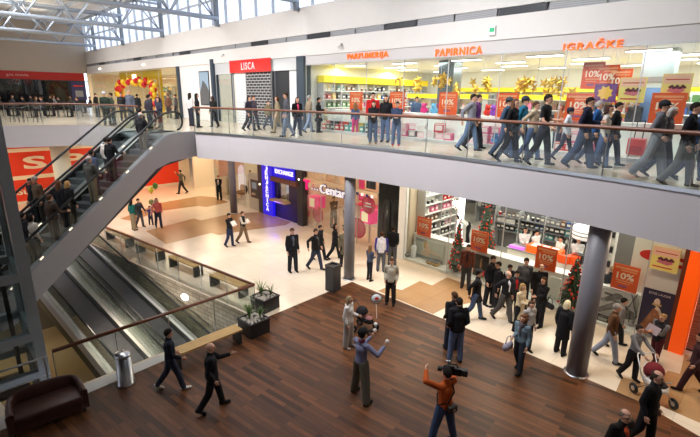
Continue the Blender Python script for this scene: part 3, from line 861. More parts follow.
def planter(label, c, ang, w=.66, h=.43):
    t = thing('planter', label, 'planter', (c.x, c.y, 0.0), ang)
    m = MB(); m.box(-w / 2, w / 2, -w / 2, w / 2, .012, h)
    m.build('tub', mat('planter black', (34, 36, 38), .4), t, bevel=.01)
    m = MB(); m.box(-w / 2 - .012, w / 2 + .012, -w / 2 - .012, -w / 2 + .03, h - .03, h + .03); m.box(-w / 2 - .012, w / 2 + .012, w / 2 - .03, w / 2 + .012, h - .03, h + .03)
    m.box(-w / 2 - .012, -w / 2 + .03, -w / 2 + .03, w / 2 - .03, h - .03, h + .03); m.box(w / 2 - .03, w / 2 + .012, -w / 2 + .03, w / 2 - .03, h - .03, h + .03)
    m.build('rim', MATS['planter black'], t)
    m = MB()
    m.box(-w / 2 + .03, w / 2 - .03, -w / 2 + .03, w / 2 - .03, h - .06, h - .005)
    for q in range(90): m.ell((rnd.uniform(-w / 2 + .06, w / 2 - .06), rnd.uniform(-w / 2 + .06, w / 2 - .06), h + rnd.uniform(-.01, .01)), rnd.uniform(.025, .045), 6, 4)
    m.build('pebbles', mat('pebble', (190, 182, 168), .8, noise=.2, scale=9), t, True)
    tag(t.children[-1], kind='stuff')
    for cx, cy, n, L in ((-.1, .05, 30, .62), (.16, -.1, 18, .42)):
        m = MB()
        for q in range(n):
            a = rnd.uniform(0, 6.28); o = rnd.uniform(.25, .9); l = L * rnd.uniform(.7, 1.1); d = Vector((math.cos(a), math.sin(a), 0)); sdv = Vector((-d.y, d.x, 0)) * .018
            pts = [Vector((cx, cy, h)) + d * (o * l * f * f * .8) + Vector((0, 0, l * (f - .35 * o * f * f))) for f in (0, .35, .7, 1)]
            vs = []
            for i, p in enumerate(pts): ww = (1, .9, .6, .08)[i]; vs += [p - sdv * ww, p + sdv * ww]
            m.add(vs, [(0, 1, 3, 2), (2, 3, 5, 4), (4, 5, 7, 6)])
        m.build('leaves', mat('leaf green', (98, 128, 66), .5, noise=.3, scale=12), t)
planter('black square planter with spiky plant at the end of the oak bench', Vector((-2.76, 11.52, 0)), R(47))
planter('black square planter with grassy plant behind the railing corner', Vector((-2.72, 13.03, 0)), R(52))
# brushed steel litter bin
c = ground(126.5, 383)
t = thing('litter_bin', 'tapered brushed steel litter bin with domed lid by the kerb', 'bin', (c.x, c.y, .008))
m = MB(); m.lathe([(.21, 0), (.215, .03), (.185, .05), (.17, .74)], 28); m.build('body', CHROME, t, True)
m = MB(); m.lathe([(.185, .74), (.19, .77), (.17, .8), (.1, .83), (.0, .84)], 28); m.build('lid', CHROME, t, True)
m = MB(); m.ell((-.05, -.1, .81), (.07, .05, .025)); m.build('opening', BLACK, t, True)
m = MB(); m.tube([(.0, .02, .83), (.0, .02, .88)], .02, 8); m.build('knob', CHROME, t, True)
# black square bin
c = ground(333, 290)
t = thing('litter_bin', 'tall black square litter bin at the edge of the parquet', 'bin', (c.x, c.y, .007), R(52))
m = MB(); m.box(-.2, .2, -.2, .2, 0, .92); m.build('body', mat('bin black', (44, 44, 47), .45), t, bevel=.01)
m = MB(); m.box(-.21, .21, -.21, -.13, .92, .98); m.box(-.21, .21, .13, .21, .92, .98); m.box(-.21, -.13, -.13, .13, .92, .98); m.box(.13, .21, -.13, .13, .92, .98); m.build('rim', MATS['bin black'], t)
m = MB(); m.lathe([(.12, .925), (.12, .93)], 20); m.build('opening', RUBBER, t)
# brown sofa with curved arms
sr = ground(91, 411); ax = Vector((math.cos(R(41)), math.sin(R(41)), 0)); fr = Vector((ax.y, -ax.x, 0)); SW = 1.42
cs = sr - ax * (SW / 2) - fr * .36
t = thing('sofa', 'dark brown leather tub sofa backing onto the white kerb', 'sofa', (cs.x, cs.y, .006), math.atan2(ax.y, ax.x))
LEATH = mat('brown leather', (74, 46, 38), .42, noise=.15, scale=14, bump=.2)
def arc(inner, z0, z1, name, th=.12):
    pts = []; n = 24; rx, ry = SW / 2, .66
    outl = []
    for i in range(n + 1):
        u = i / n
        # U-shaped plan: front right, round the back, front left
        path = [(rx, -.34), (rx, .08), (rx - .06, .24), (rx - .22, .34), (0, .36), (-rx + .22, .34), (-rx + .06, .24), (-rx, .08), (-rx, -.34)]
        outl = path
    inn = [(x * (1 - th / rx) , y - (th if abs(x) < rx - .1 else 0)) for x, y in outl]
    inn = [(x - math.copysign(th * .2, x) if abs(x) > .1 else x, y) for x, y in inn]
    return outl, inn
outl, inn = arc(True, 0, 0, '')
m = MB(); n = len(outl); vs = []
for (x, y), (x2, y2), hz in zip(outl, inn, (.56, .6, .66, .7, .74, .7, .66, .6, .56)):
    vs += [(x, y, .1), (x, y, hz - .03), ((x + x2) / 2, (y + y2) / 2, hz), (x2, y2, hz - .03), (x2, y2, .1)]
fs = []
for i in range(n - 1):
    for q in range(5): fs.append((i * 5 + q, i * 5 + (q + 1) % 5, (i + 1) * 5 + (q + 1) % 5, (i + 1) * 5 + q))
fs += [(0, 1, 2, 3, 4), tuple(range((n - 1) * 5, n * 5))[::-1]]
m.add(vs, fs); o = m.build('backrest', LEATH, t, True); sb = o.modifiers.new('sub', 'SUBSURF'); sb.levels = sb.render_levels = 2
m = MB(); m.box(-SW / 2 + .1, SW / 2 - .1, -.36, .26, .28, .43); o = m.build('seat', LEATH, t, True, bevel=.035)
m = MB(); m.box(-SW / 2 + .1, SW / 2 - .1, -.33, .26, .1, .28); m.build('frame', LEATH, t, bevel=.01)
for x in (-SW / 2 + .1, SW / 2 - .1):
    for y in (-.28, .22): 
        m = MB(); m.tube([(x, y, 0), (x, y, .12)], .025, 8); m.build('leg', BLACK, t, True)
# ------------------------------------------------------------------ shop helpers
def at_front(s, n, z=0.0): return tuple(W(s, n, z))
def fthing(name, label, cat, s, n, z=0.0, group=None): return thing(name, label, cat, at_front(s, n, z), FANG, group)   # local x along the front, -y towards the hall
LETTER_WHITE = mat('letter white', (250, 250, 250), .4); LETTER_ORANGE = mat('lit orange letter', (255, 104, 24), .4, emit=(255, 110, 24), strength=.75)
FRAME = mat('shop frame', (196, 196, 196), .4, metal=.4)
SHOPWHITE = mat('shop white', (240, 240, 236), .6)
DARKPILL = mat('dark blue grey pillar', (58, 70, 82), .45)
PAPERS = [mat('print line', (250, 226, 200), .6)]
POSTER_O = mat('orange poster', (232, 88, 34), .5, noise=.05, scale=2)
PINK = mat('magenta', (232, 30, 110), .45)

# ------------------------------------------------------------------ upper floor shop fronts
struct('wall_transom', fbox(4.3, S1, -.02, .25, 8.1, 8.5), mat('transom', (206, 202, 200), .4), FM)
struct('trim_5', fbox(4.3, S1, -.05, 0, 8.07, 8.11), FRAME, FM)
struct('trim_6', fbox(4.3, S1, -.05, 0, UP, UP + .1), FRAME, FM)
for s, w, z1, lb in ((-9.75, .22, 8.5, 'dark slim pillar right of the shop with the balloon arch'), (-4.85, .3, 8.75, 'dark slim pillar left of the red underwear sign'), (3.75, .55, 8.5, 'dark blue grey pillar between the red sign shop and the big store')):
    t = fthing('pillar', lb, 'pillar', s, .1, UP); tag(t, kind='structure')
    MB().box(0, w, -.06, .3, 0, z1 - UP).build('shaft', DARKPILL, t)
def glazing(name, label, s0, s1, z0, z1, n=0.0, step=2.0, m=GLASS):
    t = fthing(name, label, 'window', s0, n, z0); tag(t, kind='structure')
    k = max(1, round((s1 - s0) / step)); d = (s1 - s0) / k
    for i in range(k): MB().box(i * d + .008, (i + 1) * d - .008, -.006, .006, 0, z1 - z0).build('pane', m, t)
    for i in range(k + 1): MB().box(i * d - .012, i * d + .012, -.015, .015, 0, z1 - z0).build('joint', FRAME, t)
    return t
glazing('window_2', 'glass front of the big upper store', 4.3, 24.3, UP + .1, 8.08)
glazing('window_3', 'glass front of the upper shop with balloons', -30, -9.8, UP, 8.5, 0, 3.4)
glazing('window_4', 'glass front left of the underwear shop', -4.5, -2.6, UP, 7.85, 0, 2)
# big store shell
struct('wall_store', fbox(4.1, 4.3, .3, 10, UP, 8.5), SHOPWHITE, FM)
struct('wall_store.001', fbox(4.1, S1, 9.8, 10, UP, 8.5), SHOPWHITE, FM)
struct('ceiling_store', fbox(4.1, S1, .26, 10, 8.12, 8.2), SHOPWHITE, FM)
k = 0
for s in range(6, 25, 3):
    for n in (-1.6, -3.6, -5.6, -7.8):
        t = fthing('ceiling_light', 'flat bright ceiling light panel in the big upper store', 'ceiling light', s + (k % 2) * .8, n, 8.06, 'ceiling lights of the big upper store'); k += 1
        MB().box(-.6, .6, -.14, .14, .02, .06).build('frame', FRAME, t); MB().box(-.57, .57, -.12, .12, 0, .02).build('diffuser', LAMP, t)
for txt, s0, s1, z0, z1, lb in (('PARFUMERIJA', 7.2, 9.5, 8.15, 8.43, 'lit orange perfumery lettering above the upper store'), ('PAPIRNICA', 11.75, 13.6, 8.1, 8.36, 'lit orange stationery lettering above the upper store'),
                                ('IGRAČKE', 16.2, 17.75, 8.05, 8.32, 'lit orange toys lettering above the upper store')):
    t = fthing('shop_sign', lb, 'sign', s0, .04, z0)
    link('lettering', text_mesh(txt, s1 - s0, z1 - z0, LETTER_ORANGE, .02, .012, spacing=1.16), t)
for s, lb in ((11.2, 'mirrored grey pillar inside the stationery window'), (18.3, 'pillar with blue lower half inside the toy window')):
    t = fthing('pillar', lb, 'pillar', s, -1.5, UP); tag(t, kind='structure')
    s_, w_ = 0, .34
    if s > 15:
        MB().box(-.4, .4, 0, .6, 0, 2.0).build('blue_cladding', mat('blue print', (112, 152, 206), .4), t); MB().box(-.4, .4, 0, .6, 2.0, 3.06).build('shaft', mat('pillar pale', (188, 204, 204), .3), t)
        MB().box(-.3, .3, -.02, 0, 2.15, 2.3).build('vent', GREY, t)
    else:
        MB().box(-.35, .35, 0, .6, 0, 3.06).build('shaft', mat('mirror grey', (150, 158, 160), .15, metal=.8), t)
# exit sign and little cameras on the bulkhead
s, z = front(494, 31)
t = fthing('exit_sign', 'small green and white emergency exit box on the white bulkhead', 'sign', s, .08, z - .14)
MB().box(-.11, .11, -.06, .06, 0, .28).build('housing', SHOPWHITE, t); MB().box(-.08, .08, -.068, -.06, .1, .22).build('pictogram', mat('exit green', (40, 160, 110), .4, emit=(40, 170, 110), strength=.6), t)
for px, py, lb in ((343, 46, 'tiny spotlight on the white band above the perfumery'), (225, 56, 'tiny spotlight on the white band left of the red sign'), (102, 69, 'tiny bright spotlight above the far balloon shop'), (146, 65, 'tiny bright spotlight above the balloon arch')):
    s, z = front(px, py)
    t = fthing('spotlight', lb, 'spotlight', s, .1, z)
    m = MB(); m.tube([(0, -.02, .05), (0, -.18, -.02)], [.05, .07], 10); m.build('head', SHOPWHITE if px > 200 else WARM, t, True); MB().box(-.02, .02, -.02, .04, .03, .1).build('bracket', DARKSTEEL, t)

# window backs: low white display wall of the upper store with a white stage
def display_wall(name, label, s0, s1, z0, h, n):
    t = fthing(name, label, 'display', s0, 0, z0)
    MB().box(0, s1 - s0, -n - .03, -n + .05, .1, h).build('back_panel', SHOPWHITE, t)
    MB().box(0, s1 - s0, .03, -n - .03, .0, .1).build('stage', SHOPWHITE, t)
    MB().box(0, s1 - s0, -n - .05, -n + .45, h, h + .04).build('counter_top', SHOPWHITE, t)
    return t
display_wall('window_display', 'low white display wall behind the glass of the upper store', 5.0, 24.2, UP, .98, -.8)
display_wall('window_display', 'low white window stage of the lower drugstore', 10.75, 19.35, 0, 1.06, -.62)

def poster(label, s, n, z, w, h, kind='sale', group=None):
    t = fthing('sale_poster' if kind == 'sale' else 'poster', label, 'poster', s - w / 2, n, z, group)
    if kind == 'sale':
        MB().box(0, w, 0, .02, 0, h).build('board', POSTER_O, t)
        link('lettering', text_mesh('10%', w * .66, h * .25, PAPERS[0], .004, .02), t, (w * .17, -.004, h * .44))
        m = MB(); m.box(w * .08, w * .92, -.006, 0, h * .84, h * .91); m.box(w * .3, w * .9, -.006, 0, h * .76, h * .8); m.box(w * .17, w * .83, -.006, 0, h * .35, h * .39); m.box(w * .22, w * .7, -.006, 0, h * .27, h * .3)
        m.build('print_line', mat('pale print', (240, 160, 110), .6), t)
        m = MB(); m.box(w * .28, w * .62, -.006, 0, h * .12, h * .2); m.build('logo_patch', mat('violet print', (150, 84, 130), .6), t)
    elif kind == 'cake':
        MB().box(0, w, 0, .02, 0, h).build('board', mat('cake poster', (236, 214, 120), .5), t)
        MB().box(w * .04, w * .96, -.004, 0, h * .62, h * .97).build('print_top', mat('cake top', (240, 190, 160), .5), t)
        m = MB(); m.prism_y([(w * .2, h * .34), (w * .62, h * .26), (w * .8, h * .36), (w * .72, h * .5), (w * .36, h * .54)], -.008, 0); m.build('cake_picture', mat('cake pink', (206, 110, 120), .6), t)
        m = MB()
        for q in range(9): m.ell((w * (.3 + .06 * q), -.01, h * (.5 + .04 * math.sin(q * 2))), (w * .06, .008, h * .05), 8, 5)
        m.build('berries', mat('berry', (92, 24, 40), .4), t, True)
        MB().box(w * .12, w * .9, -.006, 0, h * .76, h * .8).build('print_line', mat('red print', (196, 60, 50), .6), t)
        MB().box(w * .1, w * .8, -.006, 0, h * .12, h * .17).build('print_line', MATS['red print'], t)
    return t
for px, py, lb in ((356, 98.5, 'orange 10% poster in the upper window behind the girl in pink trousers'), (397, 99, 'orange 10% poster in the upper window at the second shelf bay'), (448, 100.5, 'orange 10% poster in the upper window under the stationery sign'),
                   (507, 103, 'orange 10% poster in the upper window behind the walking group'), (579, 104.5, 'orange 10% poster in the upper window below the hanging trio'), (668, 103, 'orange 10% poster in the upper window nearest the right edge')):
    s, z = front(px, py, -.45); poster(lb, s, -.45, UP + 1.03 + (z - 6.58) * .3, .78, .8)
for px, py, lb in ((592, 75, 'hanging orange 10% poster, left one of the trio below the toys sign'), (606.5, 78, 'hanging orange 10% poster, middle one of the trio below the toys sign'), (618.5, 82, 'hanging orange 10% poster, right one of the trio below the toys sign')):
    s, z = front(px, py, -.8); t = poster(lb, s + .02, -.8, z - .4, .6, .76)
    m = MB(); m.tube([(.1, .01, .76), (.1, .01, 8.12 - z + .4)], .004, 5); m.tube([(.5, .01, .76), (.5, .01, 8.12 - z + .4)], .004, 5); m.build('cord', FRAME, t)
s, z = front(605, 93, -.7)
t = fthing('poster', 'small violet poster on a stand below the hanging orange trio', 'poster', s - .3, -.7, UP + 1.02)
MB().box(0, .6, 0, .02, z - .26 - UP - 1.02, z + .26 - UP - 1.02).build('board', mat('violet poster', (112, 62, 130), .5), t); MB().box(.28, .32, 0, .02, 0, z - .26 - UP - 1.02).build('post', FRAME, t)
m = MB(); m.lathe([(.2, 0), (.2, .01)], 20); m.M = None
m2 = MB(); m2.prism_y([(.3 + (.22 if q % 2 else .16) * math.cos(q * .3927), z - UP - 1.02 + (.22 if q % 2 else .15) * math.sin(q * .3927)) for q in range(16)], -.006, 0); m2.build('star_print', mat('star print', (236, 190, 80), .5), t)
for px, py, lb in ((632, 90, 'yellow cake poster in the upper window left of the blue pillar'), (676, 87, 'yellow cake poster in the upper window right of the blue pillar')):
    s, z = front(px, py, -.6); t = poster(lb, s, -.6, z - .34, .66, .68, 'cake')
    m = MB(); m.tube([(.1, .01, .68), (.1, .01, 8.12 - z + .34)], .004, 5); m.tube([(.56, .01, .68), (.56, .01, 8.12 - z + .34)], .004, 5); m.build('cord', FRAME, t)

# gold star garlands
GOLD = mat('gold foil', (206, 168, 62), .3, metal=.75)
def star_mesh(r):
    m = MB(); n = 5; vs = [(0, -.05 * r / .2, 0), (0, .05 * r / .2, 0)]
    for q in range(2 * n):
        a = math.pi / 2 + q * math.pi / n; rr = r if q % 2 == 0 else r * .42; vs.append((rr * math.cos(a), 0, rr * math.sin(a)))
    fs = []
    for q in range(2 * n): fs += [(0, 2 + q, 2 + (q + 1) % (2 * n)), (1, 2 + (q + 1) % (2 * n), 2 + q)]
    m.add(vs, fs); return m.mesh('star', GOLD)
STAR = star_mesh(.2)
for px, py, nst, lb in ((399, 84, 3, 'small gold star garland hanging by the mirrored pillar'), (417, 84, 4, 'gold star garland hanging just before the mirrored pillar'), (440, 80, 9, 'big gold star garland hanging above the shelves near the stationery sign'), (459, 86, 4, 'short gold star garland right of the big garland'),
                       (482, 85, 9, 'wide gold star garland hanging behind the pair in grey and purple'), (536, 86, 16, 'thick gold star garland behind the man in black T-shirt'), (566, 88, 6, 'gold star garland low beside the toys window poster')):
    s, z = front(px, py, -1.1)
    t = fthing('star_garland', lb, 'garland', s, -1.1, z)
    m = MB(); m.tube([(0, .05, 0), (0, .05, 8.12 - z)], .006, 5); m.build('cord', FRAME, t)
    for q in range(nst):
        o = link('star', STAR, t, (rnd.uniform(-.12, .12) * nst ** .8 * .6, rnd.uniform(-.08, .08), rnd.uniform(-.22, .22))); o.rotation_euler = (rnd.uniform(-.4, .4), rnd.uniform(0, 6), rnd.uniform(-.6, .6))

# ------------------------------------------------------------------ goods
GCOL = [('red', (196, 46, 44)), ('white', (232, 230, 226)), ('dark', (44, 44, 52)), ('blue', (58, 92, 150)), ('teal', (70, 150, 150)), ('pink', (226, 128, 160)), ('yellow', (232, 196, 80)), ('green', (96, 140, 84)), ('grey', (130, 132, 136)), ('brown', (120, 84, 60))]
GM = {}
def goods(kind, cn, rgb):
    if (kind, cn) in GM: return GM[kind, cn]
    m = MB(); c = mat('goods ' + cn, rgb, .5); c2 = mat('goods label', (235, 232, 220), .5)
    if kind == 'box':
        m.box(-.1, .1, -.06, .06, 0, .24); m.box(-.07, .07, -.063, -.06, .08, .17, 1)
    elif kind == 'bottle':
        m.lathe([(.055, 0), (.058, .02), (.058, .15), (.03, .19), (.024, .2), (.024, .235)], 10); m.lathe([(.059, .05), (.059, .12)], 10, mi=1)
    else:
        m.lathe([(.06, 0), (.06, .12)], 10); m.lathe([(.063, .12), (.063, .15)], 10, mi=1)
    GM[kind, cn] = m.mesh('packet', [c, c2]); return GM[kind, cn]
def shelf_row(loc, rz, L, levels, depth, label, glabel, ind=True, band=None, dens=.26, top=None, pal=None, back=True, stuffname='packed_goods', bm=None):
    """a run of shelving with goods standing on its boards"""
    t = thing('store_shelf', label, 'shelf', loc, rz)
    H = levels[-1] + .34
    if back: MB().box(0, L, depth - .03, depth, 0, H).build('back_panel', bm or SHOPWHITE, t)
    nb = max(2, round(L / 1.25) + 1)
    for i in range(nb): MB().box(L * i / (nb - 1) - .02, L * i / (nb - 1) + .02, 0, depth, 0, H).build('upright', FRAME, t)
    for z in levels: MB().box(0, L, .0, depth - .03, z - .03, z).build('board', bm or SHOPWHITE, t)
    if band:
        MB().box(0, L, -.03, depth, band[0], band[1]).build('header_band', band[2], t)
    Mx = Matrix.Translation(loc) @ Matrix.Rotation(rz, 4, 'Z')
    allm = MB()
    for z in levels:
        x = .14
        while x < L - .12:
            kind = rnd.choice(('box', 'box', 'bottle', 'jar')); run = rnd.randint(1, 4); cn, rgb = rnd.choice(pal or GCOL)
            for q in range(run):
                if x > L - .12: break
                p = Mx @ Vector((x, depth * .42, z))
                if ind:
                    o = link({'box': 'carton', 'bottle': 'bottle', 'jar': 'jar'}[kind], goods(kind, cn, rgb), None, p); o.rotation_euler = (0, 0, rz + rnd.uniform(-.1, .1)); s_ = rnd.uniform(.8, 1.15); o.scale = (1, 1, s_)
                    tag(o, '%s %s standing on the %s' % (cn, {'box': 'carton', 'bottle': 'bottle', 'jar': 'jar'}[kind], glabel), {'box': 'carton', 'bottle': 'bottle', 'jar': 'jar'}[kind], '%s %ss on the %s' % (cn, {'box': 'carton', 'bottle': 'bottle', 'jar': 'jar'}[kind], glabel))
                else:
                    h = rnd.uniform(.16, .28); allm.box(x - .1, x + .1, depth * .42 - .06, depth * .42 + .06, z, z + h, GCOL.index((cn, rgb)) if (cn, rgb) in GCOL else 0)
                x += dens
    if allm.v:
        o = allm.build(stuffname, [mat('goods ' + c, r, .5) for c, r in GCOL]); o.matrix_world = Mx
        tag(o, 'mass of small packed goods on the %s' % glabel, 'goods', kind='stuff')
    return t
# upper store: shelving along its left side wall and rows deeper inside
YB = mat('yellow header', (252, 224, 30), .5, emit=(252, 220, 30), strength=.05)
shelf_row(at_front(4.78, -.7, UP), FANG + R(90), 8.5, (.3, .7, 1.1, 1.5, 1.9), .45, 'long white wall shelf under a yellow band in the perfumery', 'perfumery wall shelf', True, (2.28, 2.6, YB), .34)
for o in list(C.objects):
    pass
shelf_row(at_front(7.2, -4.2, UP), FANG, 4.2, (.4, .8, 1.2), .45, 'white shelf row with yellow top in the perfumery, nearer one', 'front perfumery gondola', True, (1.6, 1.8, YB), .3)
shelf_row(at_front(7.0, -9.3, UP), FANG, 16, (.4, .8, 1.2, 1.6), .4, 'long white back wall shelf with yellow band in the upper store', 'back wall shelf of the upper store', False, (1.98, 2.2, YB))
shelf_row(at_front(12.6, -4.6, UP), FANG, 4.6, (.4, .8, 1.2), .45, 'white shelf row with yellow top behind the stationery window', 'stationery gondola', False, (1.6, 1.8, YB))
shelf_row(at_front(18.0, -4.2, UP), FANG, 5.0, (.4, .8, 1.2, 1.6), .45, 'tall toy shelf row behind the toys window', 'toy gondola', False)
# toys, bags and boxes in the upper window
def simple(name, mb, m, label, cat, loc, rz=FANG, group=None, smooth=False):
    o = mb.build(name, m, None, smooth); o.location = loc; o.rotation_euler = (0, 0, rz); return tag(o, label, cat, group)
toyb = {}
def toy_box(cn, rgb, w, h):
    if (cn, w, h) in toyb: return toyb[cn, w, h]
    m = MB(); m.box(-w / 2, w / 2, -.09, .09, 0, h); m.box(-w * .36, w * .36, -.094, -.09, h * .2, h * .75, 1); m.box(-w / 2, w / 2, -.094, -.09, h * .85, h * .95, 2)
    toyb[cn, w, h] = m.mesh('toy_box', [mat('toy ' + cn, rgb, .45), mat('toy window', (236, 214, 214), .3), mat('goods label', (235, 232, 220), .5)]); return toyb[cn, w, h]
cols = [('pink', (226, 110, 152)), ('pale pink', (240, 186, 200)), ('white', (236, 230, 230)), ('red', (206, 60, 70)), ('grey', (150, 140, 146))]
for s0, s1, pal in ((8.9, 12.9, cols), (13.3, 14.4, cols[:3]), (16.3, 17.4, cols[3:4] + cols[:1])):
    s = s0
    while s < s1:
        st = 0.0
        for lev in range(rnd.choice((2, 2, 1))):
            cn, rgb = rnd.choice(pal); h = rnd.choice((.26, .34)); w = rnd.choice((.3, .4))
            o = link('toy_box', toy_box(cn, rgb, w, h), None, at_front(s, -.42 + rnd.uniform(-.06, .06), UP + .1 + st)); o.rotation_euler = (0, 0, FANG + rnd.uniform(-.3, .3)); st += h
            tag(o, cn + ' toy box in the low window of the upper store', 'toy box', cn + ' toy boxes in the upper window')
        s += rnd.uniform(.36, .46)
s = 5.3
while s < 8.2:
    cn, rgb = rnd.choice((GCOL[2], GCOL[3], GCOL[4], GCOL[6], GCOL[0])); kind = rnd.choice(('box', 'bottle', 'box'))
    for r_ in range(2):
        o = link('gift_box', goods('box', cn, rgb), None, at_front(s, -.3 - r_ * .28, UP + .1)); o.scale = (1.3, 1.3, 1.1 + .5 * r_); o.rotation_euler = (0, 0, FANG + rnd.uniform(-.2, .2))
        tag(o, cn + ' boxed gift in the low perfumery window', 'gift box', cn + ' gifts in the perfumery window')
    s += .32
# school backpacks
for px, col, lb in ((495.5, (88, 128, 178), 'blue school backpack in the upper window'), (482.5, (60, 62, 74), 'small dark toy backpack in the upper window right of the walking pair')):
    s, z = front(px, 141, -.45); t = fthing('backpack', lb, 'backpack', s, -.45, UP + .1); k = .42 if px > 490 else .3
    m = MB(); m.limb((0, 0, k * .25), (0, 0, k * .72), (k * .4, .12, k * .26), (k * .36, .11, k * .28)); m.build('body', cloth(col), t, True)
    m = MB(); m.limb((0, -.11, k * .25), (0, -.11, k * .38), (k * .28, .05, k * .12), (k * .28, .05, k * .12)); m.build('pocket', cloth([min(255, int(c * 1.25)) for c in col]), t, True)
    m = MB(); m.tube([(-.05, 0, k * .98), (-.04, 0, k * 1.1), (.04, 0, k * 1.1), (.05, 0, k * .98)], .012, 6); m.build('handle', BLACK, t, True)
# red trolley case
s, z = front(635.5, 150, -.5)
t = fthing('suitcase', 'red trolley case with raised handle in the upper window', 'suitcase', s, -.5, UP + .1)
m = MB(); m.box(-.22, .22, -.1, .1, .05, .52); m.build('shell', mat('case red', (206, 66, 70), .4), t, bevel=.04)
m = MB(); m.tube([(-.1, .06, .5), (-.08, .06, 1.0), (.1, .06, 1.0), (.1, .06, .5)], .014, 6); m.build('handle', BLACK, t, True)
m = MB(); m.box(-.17, .17, -.115, -.1, .12, .3); m.build('pocket', mat('case dark red', (170, 44, 52), .5), t)
for x in (-.17, .17):
    m = MB(); m.M = Matrix.Translation((x, .06, .035)) @ Matrix.Rotation(R(90), 4, 'Y'); m.lathe([(.035, -.02), (.035, .02)], 12); m.build('wheel', BLACK, t, True)
# carousel of gold goods near the counter, coloured heaps on the counter
for i, (px, col, lb) in enumerate(((424, (226, 60, 130), 'pink plush heap on the counter under the stars'), (434, (110, 180, 220), 'pale blue gift pile on the counter by the mirrored pillar'), (488, (214, 60, 50), 'red plush toy on the counter behind the man in purple'), (494, (130, 70, 170), 'violet plush toy on the counter right of the red one'), (612, (190, 160, 90), 'rack of small gold goods in the toys window'), (626, (176, 150, 92), 'tall rack of small gold goods beside the cake poster'))):
    s, z = front(px if px < 620 else 621, 110, -1.0)
    if i < 4:
        t = fthing('plush_toy', lb, 'toy', s, -1.0, UP + 1.02); m = MB(); m.ell((0, 0, .12), (.17, .12, .12)); m.ell((0, -.03, .28), .1); m.ell((-.07, 0, .37), .04); m.ell((.07, 0, .37), .04); m.build('body', cloth(col), t, True)
        m = MB(); m.ell((-.035, -.125, .3), .012, 6, 4); m.ell((.035, -.125, .3), .012, 6, 4); m.build('eye', BLACK, t)
    else:
        t = fthing('goods_rack', lb, 'rack', s, -1.6, UP); m = MB(); m.tube([(0, 0, 0), (0, 0, 1.75)], .03, 8); m.lathe([(.22, 0), (.22, .03)], 16); m.build('pole', FRAME, t)
        m = MB()
        for q in range(60): a = q * 2.4; m.box(.18 * math.cos(a) - .03, .18 * math.cos(a) + .03, .18 * math.sin(a) - .02, .18 * math.sin(a) + .02, .5 + (q // 10) * .2, .64 + (q // 10) * .2, q % 3)
        m.build('cards', [mat('goods gold', (206, 170, 80), .4), MATS['goods white'], MATS['goods red']], t); tag(t.children[-1], kind='stuff')

# ------------------------------------------------------------------ far upper shops
struct('wall_upper', fbox(-9.5, -4.6, 0, .3, UP, 8.55), WHITE, FM)
s, z = front(206, 92)
t = fthing('poster', 'framed mountain picture on the white wall left of the underwear shop', 'picture', s - .75, .04, UP + .95)
MB().box(0, 1.3, 0, .03, 0, 2.1).build('frame', DARKSTEEL, t)
m = MB(); m.box(.06, 1.24, -.006, 0, .06, 2.04); m.build('picture', mat('picture sky', (150, 172, 190), .4), t)
m = MB(); m.prism_y([(.06, .06), (1.24, .06), (1.24, .9), (.9, 1.3), (.5, 1.55), (.3, 1.2), (.06, .8)], -.012, -.006); m.build('picture_mountain', mat('picture rock', (92, 92, 92), .6), t)
struct('wall_upper.001', fbox(-30.9, -9.8, 6.0, 6.2, UP, 8.6), mat('warm shop wall', (240, 226, 198), .7), FM)
struct('ceiling_shop', fbox(-30.9, -9.8, .3, 6.2, 8.5, 8.6), SHOPWHITE, FM)
struct('floor_shop', fbox(-30.9, -9.8, .05, 6.0, UP, UP + .01), UPTILE, FM)
sA, zA = front(118, 66, -.3); sB, zB = front(159, 64, -.3); zA = min(zA, 8.44)
t = fthing('entrance_arch', 'yellow entrance portal of the far upper shop', 'portal', sA, -.3, UP)
L = sB - sA
m = MB(); m.box(0, L, -.0, .12, 2.7, zA - UP); m.box(L - .7, L, 0, .12, 0, 2.7); m.box(0, .5, 0, .12, 0, 2.7)
m.build('panel', mat('portal yellow', (240, 196, 20), .5), t)
MB().box(L * .36, L * .36 + .8, -.04, 0, 2.78, 3.15).build('lamp_box', WARM, t)
bal = {}
for cn, rgb in (('red', (206, 28, 24)), ('yellow', (240, 200, 40))):
    m = MB(); m.ell((0, 0, 0), (.2, .2, .23), 12, 8); m.limb((0, 0, -.22), (0, 0, -.25), .02, .03, 6, 4); bal[cn] = m.mesh('balloon', mat('balloon ' + cn, rgb, .25), True)
for i in range(64):
    u = i / 63; a = math.pi * u
    if u < .3: x, z = .55, .3 + u / .3 * 2.0
    elif u > .7: x, z = L - .75, .3 + (1 - u) / .3 * 2.0
    else: x, z = .55 + (u - .3) / .4 * (L - 1.3), 2.3 + .25 * math.sin((u - .3) / .4 * math.pi)
    cn = 'red' if (i // 3) % 2 else 'yellow'
    o = link('balloon', bal[cn], None, W(sA + x + rnd.uniform(-.3, .3), .05 + rnd.uniform(-.15, .15), UP + z + rnd.uniform(-.2, .2)))
    tag(o, cn + ' balloon in the balloon arch of the far upper shop', 'balloon', cn + ' balloons of the arch')
struct('wall_upper.006', fbox(-31.1, -30.9, -.1, 6.2, UP, 8.6), MATS['warm shop wall'], FM); struct('wall_upper.007', fbox(-9.8, -9.6, .3, 6.2, UP, 8.6), MATS['warm shop wall'], FM)
# goods wall inside the far shop
for i, (s, c) in enumerate(((-27.5, 'left'), (-22.0, 'left of the arch'), (-13.4, 'right of the arch'))):
    shelf_row(at_front(s, -5.5, UP), FANG, 3.6, (.5, 1.0, 1.5, 2.0), .4, 'cream wall shelf in the far upper shop, ' + ('leftmost' if i == 0 else 'behind the arch' if i == 1 else 'rightmost'), 'far shop wall shelf', False)
